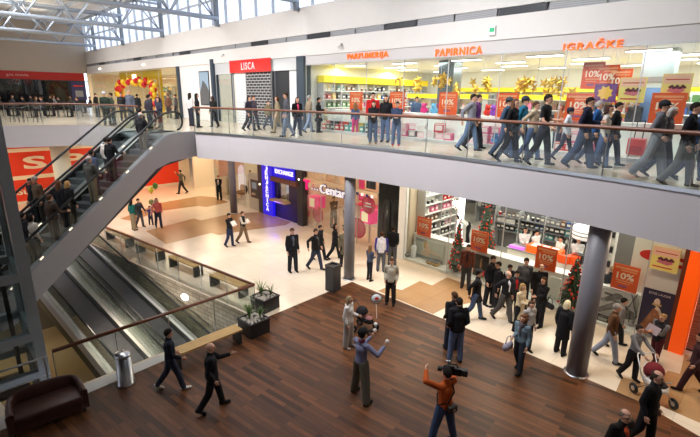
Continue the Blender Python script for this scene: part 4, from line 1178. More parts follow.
# underwear shop
sg0, sg1 = -2.62, 1.52
t = fthing('shop_sign', 'red box sign with white capital letters above the dark grille', 'sign', sg0, .1, 7.9)
MB().box(0, sg1 - sg0, 0, .3, 0, .66).build('panel', mat('sign red', (212, 36, 30), .45, emit=(212, 30, 24), strength=.35), t)
link('lettering', text_mesh('LISCA', 1.35, .38, LETTER_WHITE, .01, .0, spacing=1.22), t, (1.32, -.01, .13))
struct('wall_upper.002', fbox(1.55, 3.75, .0, .3, 7.9, 8.55), mat('panel pale grey', (196, 198, 198), .5), FM)
struct('wall_upper.003', fbox(-4.55, -2.62, .0, .3, 7.85, 8.55), MATS['panel pale grey'], FM)
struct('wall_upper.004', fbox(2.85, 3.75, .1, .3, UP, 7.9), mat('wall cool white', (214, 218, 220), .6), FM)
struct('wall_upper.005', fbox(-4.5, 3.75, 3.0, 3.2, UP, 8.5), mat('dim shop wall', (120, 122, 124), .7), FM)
t = fthing('roller_grille', 'dark shop grille with a pale brick outline pattern under the red sign', 'shutter', -1.15, -.05, UP)
MB().box(0, 2.55, 0, .04, 0, 2.85).build('curtain', tex_mat('grille bricks', 'b', (30, 32, 36), (36, 38, 42), .5, 0, .36, .15, mortar=(196, 196, 196), ms=.016, nfac=.0, rot3=(R(90), 0, 0)), t)
t = fthing('glass_door', 'pale brick patterned glass door left of the dark grille', 'door', -2.3, -.05, UP)
MB().box(0, 1.1, 0, .04, 0, 2.85).build('leaf', tex_mat('pale bricks', 'b', (226, 228, 228), (214, 216, 218), .4, 0, .36, .15, mortar=(160, 162, 164), ms=.012, nfac=.0, rot3=(R(90), 0, 0)), t)
MB().box(.95, 1.0, -.05, 0, .9, 1.3).build('handle', CHROME, t)
for s in (-2.55, 1.5): 
    t = fthing('door_post', 'brushed metal post at the ' + ('left' if s < 0 else 'right') + ' of the underwear shop entrance', 'post', s, .08, UP); MB().box(0, .12, 0, .12, 0, 3.4 if s > 0 else 2.85).build('post', CHROME, t)
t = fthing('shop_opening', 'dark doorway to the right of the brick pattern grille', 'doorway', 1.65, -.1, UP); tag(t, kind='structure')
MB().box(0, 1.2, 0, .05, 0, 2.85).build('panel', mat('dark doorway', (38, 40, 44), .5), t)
# fragrance posters behind the left glass
t = fthing('mannequin', 'dark and white dressed display figure behind the underwear shop glass', 'mannequin', -3.1, -.7, UP)
m = MB(); m.limb((0, 0, .85), (0, 0, 1.3), (.15, .1, .15), (.18, .11, .16)); m.limb((0, 0, 1.4), (0, 0, 1.55), .05, .05); m.ell((0, 0, 1.66), (.08, .09, .12)); m.build('torso', SHOPWHITE, t, True)
m = MB(); m.limb((0, 0, .95), (0, 0, 1.3), (.16, .11, .1), (.19, .12, .1)); m.build('bodice', BLACK, t, True); m = MB(); m.tube([(0, 0, 0), (0, 0, .9)], .025, 8); m.lathe([(.2, 0), (.2, .02)], 16); m.build('stand', CHROME, t)
# end wall shop: red band, lettering, dim cafe
EQ = math.atan2(NX.y, NX.x)
def ething(name, label, cat, x, y, z): 
    t = thing(name, label, cat, (0, 0, 0)); t.matrix_world = EM @ Matrix.Translation((x, y, z)); return t
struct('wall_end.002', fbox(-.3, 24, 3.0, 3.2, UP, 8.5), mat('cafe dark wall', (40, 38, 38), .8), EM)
t = thing('shop_sign', 'long dark red band with pale lettering above the dim upper cafe', 'sign', tuple(W(S0 - .05, .3, 7.82)), FANG + R(90))
# local x now runs away from the hall corner; keep lettering readable from the hall
t.rotation_euler = (0, 0, math.atan2(-NX.y, -NX.x))
t.location = W(S0 + .08, 22.0, 7.82)
MB().box(0, 21.6, 0, .12, 0, .72).build('band', mat('dark red band', (164, 26, 20), .5, emit=(170, 20, 16), strength=.06), t)
def on_end(x, y):
    d = ray(x, y); o = Vector((0, 0, CAM_Z)); t_ = (W(S0 + .08, 0) - o).dot(UX) / d.dot(UX); q = o + d * t_; return (q - P0).dot(NX), q.z
nl, zl = on_end(6, 74.5); nr, _ = on_end(28.5, 75.5)
link('lettering', text_mesh('got movie', nl - nr, .3, mat('dull lettering', (214, 170, 160), .5), .01, .0), t, (22.0 - nl, -.03, zl - 7.82 - .17))
t = thing('poster', 'dark blue poster with a red line at the corner of the dim cafe', 'poster', tuple(W(S0 + .1, 1.7, UP + .9)), math.atan2(-NX.y, -NX.x))
MB().box(0, 1.3, 0, .05, 0, 1.8).build('board', mat('navy poster', (46, 44, 96), .5), t); MB().box(.2, 1.1, -.01, 0, 1.3, 1.42).build('print_line', RED, t); MB().box(.3, 1.0, -.01, 0, .3, .9).build('picture', GREY, t)
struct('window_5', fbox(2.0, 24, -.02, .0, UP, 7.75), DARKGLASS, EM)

# ------------------------------------------------------------------ ground floor shops
DIV = mat('shop divider', (222, 206, 178), .6)
for i, s in enumerate((-5.6, -.1, 3.75, 9.12, 10.55)): struct('wall_divider' + ('.%03d' % i if i else ''), fbox(s, s + .12, .32, 3.35 if s > 10 else 3.6, 0, SOFF), DIV, FM)
# bank with cash machine
struct('wall_back', fbox(-5.5, -.1, 5.0, 5.2, 0, SOFF), mat('bank wall', (244, 226, 190), .7), FM)
glazing('window_6', 'glass front of the pale bank branch', -5.5, -1.75, 0, SOFF, 0, 1.9)
a0, zt = front(249, 187); a1, _ = front(262, 187)
t = fthing('cash_machine', 'grey cash machine built into a pale wall panel left of the blue booth', 'cash machine', a0, .02, 0)
MB().box(0, 1.6, 0, .3, 0, 2.15).build('housing', mat('machine grey', (176, 172, 162), .4), t); MB().box(.25, 1.05, -.02, 0, .75, 1.85).build('fascia', mat('machine dark', (52, 54, 58), .35), t)
MB().box(.4, .9, -.03, -.02, 1.3, 1.7).build('screen', mat('machine screen', (96, 110, 120), .2, emit=(120, 140, 160), strength=.3), t); MB().box(.45, .85, -.1, -.02, .95, 1.05).build('keypad', CHROME, t)
s, z = front(242, 185, -1.5)
t = fthing('banner_stand', 'white roll up banner inside the bank window', 'banner', s, -1.5, 0)
m = MB(); m.prism_y([(-.45, .35), (.4, .3), (.45, 1.2), (.35, 2.0), (.0, 2.15), (-.4, 1.9), (-.5, 1.1)], 0, .03); m.build('panel', mat('lit banner', (238, 238, 250), .5, emit=(240, 240, 255), strength=.5), t); m = MB(); m.tube([(0, .05, 0), (0, .05, 2.0)], .02, 6); m.box(-.3, .3, -.1, .15, 0, .03); m.build('stand', CHROME, t)
s, z = front(256, 174, -3)
t = fthing('wall_lettering', 'green leaf pattern on the bank wall behind the counter', 'decoration', s - 1.2, -4.96, 2.3)
m = MB()
for q in range(7): m.M = Matrix.Translation((q * .35, 0, .08 * (q % 3))) @ Matrix.Rotation(-.6, 4, 'Y'); m.ell((0, 0, 0), (.24, .02, .1), 10, 6)
m.build('leaf', mat('leaf pattern', (110, 180, 90), .5), t)
t = fthing('counter', 'pale service counter inside the bank', 'counter', -4.6, -3.2, 0); MB().box(0, 2.6, 0, .7, 0, 1.0).build('front_panel', CREAM, t); MB().box(-.05, 2.65, -.08, .78, 1.0, 1.05).build('worktop', OAK, t)
t = fthing('armchair', 'dark round armchair inside the bank window', 'armchair', *[front(240, 195, -.9)[0] - .0], -1.0)
m = MB(); m.limb((-.2, 0, .4), (.2, 0, .4), (.22, .3, .12), (.22, .3, .12)); m.build('seat', BLACK, t, True); m = MB(); m.limb((-.25, .22, .65), (.25, .22, .65), (.16, .12, .25), (.16, .12, .25)); m.build('backrest', BLACK, t, True)
m = MB(); m.tube([(0, 0, 0), (0, 0, .35)], .05, 8); m.lathe([(.25, 0), (.25, .03)], 16); m.build('base', CHROME, t)
# exchange booth
BLUE = mat('lit blue', (40, 30, 190), .35, emit=(44, 30, 230), strength=.55); NAVY = mat('navy gloss', (30, 26, 78), .25)
x0 = front(263.5, 190)[0]; x1 = front(299, 195)[0]
t = fthing('exchange_booth', 'glowing blue currency exchange booth with vertical white lettering', 'booth', x0, .05, 0)
L = x1 - x0; xv = front(274, 190)[0] - x0
m = MB(); m.box(0, xv, -.05, .3, 0, SOFF); m.build('light_panel', BLUE, t)
m = MB(); m.box(xv, L, .1, .3, 0, 1.05); m.box(xv, xv + .35, .1, .3, 1.05, 2.1); m.box(L - .95, L, .1, .3, 1.05, 2.1); m.build('front_panel', NAVY, t)
MB().box(xv, L - .3, .0, .3, 2.35, SOFF).build('sign_panel', BLUE, t); MB().box(L - .3, L, .05, .3, 2.1, SOFF).build('side_panel', NAVY, t)
MB().box(xv, L + .05, -.18, .3, 2.1, 2.35).build('awning', mat('awning brown', (110, 66, 52), .5), t)
MB().box(xv, L - .8, -.3, .25, 1.0, 1.1).build('counter_shelf', OAK, t)
MB().box(xv + .35, L - .95, .16, .18, 1.1, 2.1).build('window_pane', GLASS, t)
MB().box(xv, L, .9, .95, 0, SOFF).build('back_wall', mat('booth inside', (216, 228, 220), .6), t)
m = MB(); m.box(xv + .45, xv + .7, .2, .4, 1.1, 1.3); m.box(L - 1.3, L - 1.05, .2, .35, 1.1, 1.45); m.build('equipment', DARK, t)
vert = 'MJENJAČNICA'
for i, ch in enumerate(vert): 
    me = text_mesh(ch, .25 if ch != 'I' else .07, .22 if ch != 'Č' else .27, mat('lit white letter', (255, 255, 255), .4, emit=(235, 235, 255), strength=1.0), .01, .02); link('letter', me, t, (xv / 2 - (.125 if ch != 'I' else .035), -.06, 2.85 - i * .26))
link('lettering', text_mesh('EXCHANGE', (L - xv) * .72, .24, MATS['lit white letter'], .01, .02), t, (xv + .25, -.01, 2.55))
link('lettering', text_mesh('MJENJAČNICA', (L - xv) * .86, .3, MATS['lit white letter'], .01, .02), t, (xv + .1, -.01, 2.95))
area('booth_lamp', W(x0 + L * .5, -.4, 2.9), .5, 60, (240, 255, 246), (R(32), 0, FANG)); area('booth_glow', W(x0 + L * .55, .5, 1.0), .6, 26, (70, 60, 255), (R(20), 0, FANG))
for px, lb in ((262, 'dark frame post left of the blue exchange booth'), (301, 'dark frame post right of the blue exchange booth')):
    s = front(px, 195)[0]; t = fthing('frame_post', lb, 'post', s - .22, .1, 0); MB().box(0, .44, 0, .3, 0, SOFF).build('post', DARKSTEEL, t)
    m = MB(); m.ell((.2, -.02, 1.7 if px < 280 else 2.5), (.05, .03, .05)); m.build('lamp', WARM, t)
# phone shop
BEIGE = mat('phone shop frame', (222, 196, 160), .5)
struct('wall_back.001', fbox(3.8, 9.12, 3.6, 3.8, 0, SOFF), mat('phone shop wall', (246, 220, 190), .7), FM)
struct('wall_header', fbox(3.9, 9.12, .02, .22, 2.42, 2.62), BEIGE, FM)
glazing('window_7', 'glass front of the phone shop', 3.95, 9.1, 0, SOFF, -.1, 1.3)
sT, zT = front(305.5, 188.5); sC, zC = front(321.5, 189); sC1, _ = front(347.5, 192)
t = fthing('shop_sign', 'magenta and white phone shop lettering on the beige header', 'sign', sT, .06, zT)
LB = mat('sign letter white', (250, 250, 255), .4, emit=(240, 240, 255), strength=.5); DB = mat('letter outline blue', (40, 30, 120), .5)
link('letter', text_mesh('T', .5, .5, mat('lit magenta', (236, 20, 120), .4, emit=(236, 10, 120), strength=.6), .03, .02), t, (0, -.03, 0))
CW = sC1 - sC
link('letter_outline', text_mesh('Centar', CW, .5, DB, .01, .05), t, (sC - sT, 0, -.02)); link('lettering', text_mesh('Centar', CW * .97, .44, LB, .03, .0), t, (sC - sT + .03, -.03, .01))  # wider blue letters behind the white ones form their outline
dw = (sC - sT - .62) / 3
for q in range(3): MB().box(.58 + q * dw, .58 + q * dw + .13, -.03, .0, .05, .17).build('dash', DB, t); MB().box(.6 + q * dw, .6 + q * dw + .09, -.04, -.03, .07, .15).build('dash', LB, t)
sD, zD = front(357.5, 193)
for q in range(4): MB().box(sD - sT + q * .3, sD - sT + q * .3 + .13, -.03, 0, zD - zT - .06, zD - zT + .06).build('dash', DB if q % 2 == 0 else LB, t)
for px, py, n, r, lb in ((308, 191.5, -.35, .19, 'small magenta disc at the top left of the phone shop window'), (308, 213, -.35, .2, 'small magenta disc low at the left of the phone shop window'), (318, 214.5, -.35, .42, 'big magenta disc in the left of the phone shop window'), (368.5, 205, -.2, .42, 'magenta disc with text lines high in the right phone shop window'), (358, 228, -.3, .5, 'big magenta disc low in the right phone shop window')):
    s, z = front(px, py, n); t = fthing('disc_decoration', lb, 'decoration', s, n, max(z, r + .02)); m = MB(); m.M = Matrix.Rotation(R(90), 4, 'X'); m.lathe([(r, -.015), (r, .015)], 28); m.build('disc', mat('disc magenta', (216, 40, 84), .4), t)
    m = MB(); m.M = Matrix.Rotation(R(90), 4, 'X'); m.lathe([(r * .8, .016), (r * .8, .018)], 24); m.build('inner_ring', mat('disc inner', (226, 84, 116), .4), t); m = MB(); m.tube([(0, 0, r), (0, 0, SOFF - max(z, r + .02))], .004, 5); m.build('cord', FRAME, t)
    if px == 368.5: m = MB(); m.box(-r * .4, r * .4, -.03, -.016, .04, .1); m.box(-r * .5, r * .5, -.03, -.016, -.1, -.04); m.build('print_line', LETTER_WHITE, t)
for px, py, lb in ((317, 202, 'glowing pink cube display in the left phone shop window'), (370, 216, 'glowing pink cube display in the right phone shop window')):
    s, z = front(px, py, -.6); t = fthing('display_cube', lb, 'display', s, -.6, z - .3); MB().box(-.34, .34, -.3, .3, 0, .62).build('cube', mat('cube pink', (238, 60, 140), .4, emit=(238, 40, 130), strength=.5), t); MB().box(-.26, .14, -.31, -.3, .08, .54).build('picture', mat('cube picture', (250, 232, 190), .4, emit=(250, 232, 190), strength=.5), t)
    m = MB(); m.tube([(0, 0, -z + .3), (0, 0, 0)], .05, 8); m.build('pedestal', FRAME, t)
for px0, px1, lb, c in ((358.5, 364, 'tall pink banner in the right phone shop window', (240, 60, 120)), (366, 375, 'dark screen panel above the right phone shop window', (40, 40, 46))):
    s0, z0 = front(px0, 195, -.4); s1, _ = front(px1, 195, -.4); t = fthing('banner', lb, 'banner', s0, -.4, 2.65 if px0 > 365 else 2.0); MB().box(0, s1 - s0, 0, .04, 0, 1.2 if px0 > 365 else 1.9).build('panel', mat('banner %d' % px0, c, .4, emit=c, strength=.25), t)
t = fthing('counter', 'white counter inside the phone shop', 'counter', 5.2, -2.6, 0); MB().box(0, 2.4, 0, .6, 0, 1.0).build('front_panel', SHOPWHITE, t); MB().box(-.04, 2.44, -.05, .65, 1.0, 1.05).build('worktop', PINK, t)
# black panel and white frame
t = fthing('wall_panel', 'tall glossy black panel between the phone shop and the drugstore', 'panel', 9.25, .06, 0); MB().box(0, 1.12, 0, .26, 0, SOFF).build('panel', mat('black gloss', (24, 26, 26), .2), t)
m = MB(); m.limb((.5, -.03, .5), (.5, -.03, 2.2), (.28, .01, .4), (.2, .01, .3)); m.build('shade_print', mat('black print', (34, 36, 36), .35), t, True)
t = fthing('door_frame', 'white lit frame at the left end of the drugstore window', 'frame', 10.4, .08, 0); MB().box(0, .3, 0, .25, 0, SOFF).build('post', mat('frame white', (236, 232, 222), .4, emit=(255, 250, 240), strength=.15), t)

# ------------------------------------------------------------------ lower drugstore
glazing('window_8', 'glass front of the lower drugstore', 10.7, 19.3, .06, SOFF, 0, 2.1)
struct('wall_back.002', fbox(4, S1, 11.8, 12.0, 0, SOFF), SHOPWHITE, FM); struct('wall_back.003', fbox(3.9, 4.1, 3.8, 11.8, 0, SOFF), SHOPWHITE, FM); struct('wall_back.004', fbox(9.2, 10.6, 3.25, 3.4, 0, SOFF), SHOPWHITE, FM)
struct('floor_store', fbox(4.1, S1, 3.8, 11.8, 0, .012), mat('store floor', (232, 226, 212), .25), FM); struct('floor_store.001', fbox(10.67, S1, .02, 3.8, 0, .012), mat('store floor', (232, 226, 212), .25), FM)
for s in range(12, 25, 3):
    for n in (-1.8, -4.8, -7.8): 
        t = fthing('ceiling_light', 'flat bright ceiling light panel in the lower drugstore', 'ceiling light', s, n, SOFF - .06, 'ceiling lights of the lower drugstore'); MB().box(-.62, .62, -.16, .16, .02, .06).build('frame', FRAME, t); MB().box(-.6, .6, -.14, .14, 0, .02).build('diffuser', LAMP, t)
shelf_row(at_front(11.1, -.8, 0), FANG + R(90), 2.5, (.3, .7, 1.1, 1.5, 1.9, 2.3, 2.7), .42, 'tall white side wall shelf of the drugstore behind the black panel', 'drugstore side wall shelf', True, (3.05, 3.25, mat('lit canopy', (255, 255, 255), .5, emit=(255, 255, 250), strength=.8)), .3, pal=[GCOL[1], GCOL[5], GCOL[8], GCOL[2], GCOL[0], GCOL[9]])
# beauty unit with lit columns
b0, _ = front(438, 220, -3.5); b1, _ = front(457, 220, -3.5); bw = b1 - b0
t = fthing('beauty_stand', 'peach make up stand between two glowing white columns', 'display', b0 + .16, -3.5, 0)
PEACH = mat('peach panel', (240, 190, 160), .5)
MB().box(0, bw - .16, .1, .3, 0, 2.9).build('panel', PEACH, t)
for x in (-.16, bw - .16): MB().box(x, x + .16, 0, .34, 0, 3.0).build('lit_column', mat('lit column', (255, 255, 255), .4, emit=(250, 252, 255), strength=1.1), t)
m = MB()
for r_ in range(5):
    for q in range(5): m.ell(((bw - .16) * (.1 + q * .2), .09, .5 + r_ * .48), (.06, .02, .13), 8, 5, (q + r_) % 3)
m.build('face_prints', [mat('face tone', (224, 160, 130), .6), mat('face pale', (250, 220, 200), .6), mat('face dark', (96, 62, 50), .6)], t)
rows = [(-4.3, True, 'first shelf row behind the drugstore tills'), (-5.9, True, 'second shelf row of the drugstore'), (-7.5, True, 'third shelf row of the drugstore'), (-9.1, False, 'fourth shelf row of the drugstore'), (-11.2, False, 'back wall shelf of the drugstore')]
for n, ind, lb in rows:
    sL = front(494 if n > -7 else 474, 225, n)[0] if n > -11 else 4.4; sR = min(front(636, 250, n)[0], 21) if n > -11 else 20
    lv = (.95, 1.27, 1.59) if n > -11 else (.7, 1.1, 1.5, 1.9, 2.3, 2.7)
    shelf_row(at_front(sL, n, 0), FANG, sR - sL, lv, .5, 'white ' + lb, lb, ind, None, .2 if n < -7 else .215, bm=mat('shelf grey', (120, 122, 124), .5), pal=[GCOL[2], GCOL[1], GCOL[8], GCOL[3], GCOL[4], GCOL[1], GCOL[2], GCOL[0], GCOL[9]])
# tills
t = fthing('cash_desk', 'white and grey cash desk with a glowing orange sign box', 'cash desk', 14.2, -2.2, 0)
MB().box(0, 3.6, 0, .65, 0, .92).build('front_panel', SHOPWHITE, t); MB().box(-.05, 3.65, -.05, .72, .92, .97).build('worktop', mat('till grey', (150, 152, 150), .4), t)
MB().box(.75, 2.0, -.02, .5, .97, 1.25).build('sign_box', mat('lit orange', (255, 100, 20), .4, emit=(255, 90, 16), strength=.7), t)
m = MB()
for q in range(3): m.box(.88 + q * .36, 1.14 + q * .36, .06, .42, 1.25, 1.26)
m.build('sign_print', LETTER_WHITE, t)
MB().box(.05, .62, .0, .2, .97, 1.06).build('lit_strip', mat('violet light', (214, 120, 240), .4, emit=(214, 110, 245), strength=.7), t)
MB().box(2.4, 2.75, .1, .4, .97, 1.3).build('till', DARK, t); MB().box(3.0, 3.3, .1, .4, .97, 1.25).build('till', DARK, t)
s, z = front(586, 233, -3.0)
t = fthing('hanging_sign', 'white round hanging sign with grey lines above the tills', 'sign', s, -3.0, z - .2)
m = MB(); m.lathe([(.0, 0), (.42, .0), (.46, .05), (.46, .4), (.42, .45), (0, .45)], 24); m.build('drum', mat('sign white', (250, 250, 250), .4, emit=(255, 255, 255), strength=.4), t, True)
m = MB(); m.lathe([(.463, .12), (.463, .17)], 24); m.lathe([(.463, .26), (.463, .3)], 24); m.build('print_line', GREY, t); m = MB(); m.tube([(0, 0, .45), (0, 0, SOFF - z + .2)], .012, 6); m.build('rod', FRAME, t)
for i, px in enumerate((572, 580, 578)):
    s, z = front(px, 243 if i < 2 else 256, -2.6); t = fthing('gift_bag', ['orange paper bag on the till shelf left of the round sign', 'orange paper bag on the till shelf under the round sign', 'orange bag on the counter before the shop assistant'][i], 'bag', s, -2.0 - .12 * i, .97)
    m = MB(); m.prism_y([(-.16, 0), (.16, 0), (.2, .3), (-.2, .3)], -.08, .08); m.build('bag', ORANGE, t); m = MB(); m.tube([(-.08, 0, .3), (-.05, 0, .42), (.05, 0, .42), (.08, 0, .3)], .008, 5); m.build('handle', ORANGE, t)
# right part: product column, dark partition, white panel with red logo
s, _ = front(608, 250, -.9)
t = fthing('product_tower', 'narrow white tower of small goods right of the round column', 'display', s, -.95, .0); MB().box(-.1, .14, 0, .3, 0, 2.9).build('column', SHOPWHITE, t)
m = MB()
for q in range(16): m.box(-.08 + .1 * (q % 2), .02 + .1 * (q % 2), -.06, 0, .9 + .24 * (q // 2), 1.08 + .24 * (q // 2), q % 4)
m.build('goods', [MATS['goods ' + c] for c in ('green', 'white', 'brown', 'dark')], t)
s0, _ = front(614, 250, -1.4); s1, _ = front(633, 250, -1.2)
t = fthing('partition', 'dark grey partition panel behind the drugstore window', 'panel', s0, -1.5, 0); MB().box(0, s1 - s0, 0, .08, 0, SOFF).build('panel', mat('partition grey', (110, 108, 106), .6), t)
s2, _ = front(633, 250, -.75); s3, _ = front(690, 260, -.75)
t = fthing('logo_panel', 'white speckled panel with a red oval logo behind the cake poster', 'panel', s2, -.8, 0); MB().box(0, 1.55, 0, .06, 0, SOFF).build('panel', mat('speckled white', (244, 238, 224), .4, noise=.06, scale=40), t)
e0, ez = front(654, 256, -.8)
m = MB(); m.M = Matrix.Translation((e0 - s2 - .05, -.01, ez)) @ Matrix.Rotation(R(90), 4, 'X'); m.lathe([(.0, -.004), (1, -.004), (1, .006)], 28); m.v = [(e0 - s2 + (p[0] - e0 + s2) * .34, p[1], ez + (p[2] - ez) * .16) for p in m.v]; m.build('oval', RED, t)
m = MB(); m.box(1.05, 1.5, -.012, 0, ez + .0, ez + .1); m.box(1.0, 1.5, -.012, 0, ez - .2, ez - .1); m.build('bars', RED, t)
for px, py, lb in ((424, 227.5, 'orange 10% poster in the drugstore window above the photo of a woman'), (479.5, 240, 'orange 10% poster in the drugstore window behind the man in brown leather'), (546, 258.5, 'orange 10% poster in the drugstore window above the bald man in black'), (625, 278.5, 'orange 10% poster in the drugstore window right of the round column')):
    s, z = front(px, py, -.5); poster(lb, s, -.5, 1.1 + (.04 if px > 600 else .0), .7, .8)
    if px == 479.5 or px == 546: pass
s, z = front(665, 259.5, -.35); t = poster('yellow cake poster hanging before the white logo panel', s, -.35, z - .34, .66, .68, 'cake')
m = MB(); m.tube([(.1, .01, .68), (.1, .01, SOFF - z + .34)], .004, 5); m.tube([(.56, .01, .68), (.56, .01, SOFF - z + .34)], .004, 5); m.build('cord', FRAME, t)
# big pictures standing in the window
def standing_picture(label, px0, px1, n, z0, z1, m_, extra):
    s0, _ = front(px0, 260 if px0 < 560 else 310, n); s1, _ = front(px1, 260 if px0 < 560 else 310, n)
    t = fthing('display_picture', label, 'picture', s0, n, z0); MB().box(0, s1 - s0, 0, .03, 0, z1 - z0).build('board', m_, t); extra(t, s1 - s0, z1 - z0); return t
def woman_pic(t, w, h):
    m = MB(); m.ell((w * .42, -.004, h * .72), (w * .07, .006, h * .16), 14, 8); m.limb((w * .38, -.004, h * .3), (w * .46, -.004, h * .5), (w * .16, .006, h * .16), (w * .1, .006, h * .12)); m.limb((w * .5, -.004, h * .46), (w * .85, -.004, h * .36), (w * .1, .006, h * .07), (w * .07, .006, h * .05)); m.build('figure_print', mat('print skin', (226, 200, 176), .6), t, True)
    m = MB(); m.ell((w * .38, -.002, h * .72), (w * .1, .006, h * .22), 14, 8); m.build('hair_print', mat('print hair', (196, 164, 110), .6), t, True); m = MB(); m.box(0, w, -.003, 0, 0, h * .16); m.box(0, w * .4, -.003, 0, h * .85, h); m.build('shade_print', mat('print grey', (150, 156, 156), .6), t)
standing_picture('pale photograph of a blonde woman standing in the drugstore window', 415, 443, -.5, .12, .98, mat('photo pale', (206, 210, 204), .5), woman_pic)
def dark_pic(t, w, h):
    m = MB(); m.ell((w * .5, -.004, h * .55), (w * .07, .006, h * .2)); m.box(w * .46, w * .54, -.006, 0, h * .72, h * .84); m.build('bottle_print', mat('print gold', (170, 130, 90), .5), t, True); MB().box(w * .2, w * .8, -.006, 0, h * .14, h * .18).build('print_line', mat('print line grey', (120, 110, 100), .5), t)
standing_picture('dark framed perfume picture behind the man in brown leather', 474, 489, -.5, .12, .98, mat('photo dark', (40, 36, 36), .4), dark_pic)
def grey_pic(t, w, h):
    m = MB()
    for q, (a, b, c, d) in enumerate(((.1, .2, .5, .5), (.4, .75, .9, .4), (.2, .6, .55, .85), (.5, .15, .95, .3))): m.limb((w * a, -.003, h * b), (w * c, -.003, h * d), (w * .08, .004, h * .06), (w * .14, .004, h * .1))
    m.build('figure_print', mat('print mid grey', (120, 114, 116), .6), t, True); m = MB(); m.box(w * .62, w * .82, -.008, 0, h * .1, h * .6); m.ell((w * .3, -.006, h * .84), (w * .12, .006, h * .04)); m.build('product_print', DARK, t)
standing_picture('large grey and white photograph standing right of the round column', 594, 634, -.45, .12, 1.08, mat('photo grey', (196, 190, 192), .5), grey_pic)
def lauder(t, w, h):
    link('lettering', text_mesh('ESTEE LAUDER', w * .62, h * .045, mat('print pale', (214, 200, 190), .5), .003, .0), t, (w * .2, -.006, h * .9))
    m = MB(); m.limb((w * .3, -.004, h * .1), (w * .5, -.004, h * .5), (w * .2, .006, h * .12), (w * .14, .006, h * .12)); m.ell((w * .5, -.004, h * .42), (w * .16, .01, h * .06)); m.build('dress_print', mat('print bronze', (150, 96, 60), .5), t, True)
    m = MB(); m.ell((w * .48, -.004, h * .74), (w * .09, .006, h * .09)); m.limb((w * .52, -.004, h * .6), (w * .62, -.004, h * .52), (w * .07, .006, h * .05), (w * .05, .006, h * .04)); m.build('face_print', MATS['print skin'], t, True); MB().box(w * .36, w * .62, -.012, 0, h * .67, h * .71).build('hand_print', MATS['print hair'], t)
s0, _ = front(637, 318, -.35); s1, _ = front(669, 325, -.35)
t = fthing('display_picture', 'tall dark violet perfume poster beside the orange portal', 'picture', s0, -.3, .12); MB().box(0, .84, 0, .03, 0, 1.38).build('board', mat('photo violet', (44, 38, 66), .4), t); lauder(t, .84, 1.38)
# white stand with black rods
s, z = front(557, 280, -.35); t = fthing('flip_sign', 'white board on black rods standing in the drugstore window', 'sign', s, -.35, .1); MB().box(-.22, .14, 0, .03, .25, .9).build('board', SHOPWHITE, t); m = MB(); m.tube([(-.2, .02, 0), (.05, .02, .9)], .012, 6); m.tube([(.3, .02, 0), (.05, .02, .9)], .012, 6); m.build('rod', BLACK, t)
s, z = front(632, 300, -.3); t = fthing('easel', 'thin black rod easel between the grey photo and the violet poster', 'easel', s, -.28, .1); m = MB(); m.tube([(-.28, 0, 0), (.1, .1, 1.1)], .012, 6); m.tube([(.35, 0, .0), (-.05, .1, 1.05)], .012, 6); m.tube([(0, .1, .5), (.0, .2, 0)], .012, 6); m.build('rod', BLACK, t)
s, z = front(413.5, 255, -.3); t = fthing('bottle_model', 'oversized white bottle standing at the left of the drugstore window', 'bottle', s, -.3, .1); m = MB(); m.lathe([(.1, 0), (.12, .03), (.12, .5), (.06, .58), (.05, .6)], 18); m.build('body', mat('white bottle', (230, 234, 238), .2), t, True); m = MB(); m.lathe([(.055, .6), (.055, .72), (.03, .74)], 14); m.build('cap', CHROME, t, True)
s, z = front(407, 259, -.25); t = fthing('bowl', 'small grey round stone bowl beside the white bottle model', 'bowl', s, -.25, .1); m = MB(); m.lathe([(.08, 0), (.15, .06), (.16, .13), (.12, .17), (.1, .16), (.0, .1)], 18); m.build('body', GREY, t, True)
for i, px in enumerate((430, 436)):
    s, z = front(px, 266, -.28); t = fthing('gift_basket', ['wicker gift basket at the foot of the blonde woman photograph', 'flat gift basket between the photograph and the decorated tree'][i], 'basket', s, -.25, .1); m = MB(); m.lathe([(.12, 0), (.17, .08), (.17, .12)], 16); m.build('body', OAK, t, True); m = MB()
    for q in range(8): m.ell((.09 * math.cos(q), .09 * math.sin(q), .14), .05, 8, 5)
    m.build('gifts', MATS['goods grey'], t, True)
s, z = front(605, 312, -.25)
t = fthing('product_box', 'small black product box below the grey photograph', 'box', s, -.25, .1); MB().box(-.2, .2, -.08, .08, 0, .16).build('body', BLACK, t); MB().box(-.14, .1, -.084, -.08, .03, .12).build('label_patch', GREY, t)
s, z = front(487, 268, -.3)
t = fthing('flower_pot', 'pot of red poinsettia flowers under the dark perfume picture', 'plant', s, -.28, .1); m = MB(); m.lathe([(.09, 0), (.13, .2)], 14); m.build('pot', SHOPWHITE, t, True); m = MB()
for q in range(26): a = q * 2.4; m.ell((.2 * math.sqrt(q / 26) * math.cos(a), .2 * math.sqrt(q / 26) * math.sin(a), .27 + .04 * (q % 3)), (.06, .06, .02), 6, 4)
m.build('flowers', mat('flower red', (224, 30, 36), .5), t, True)
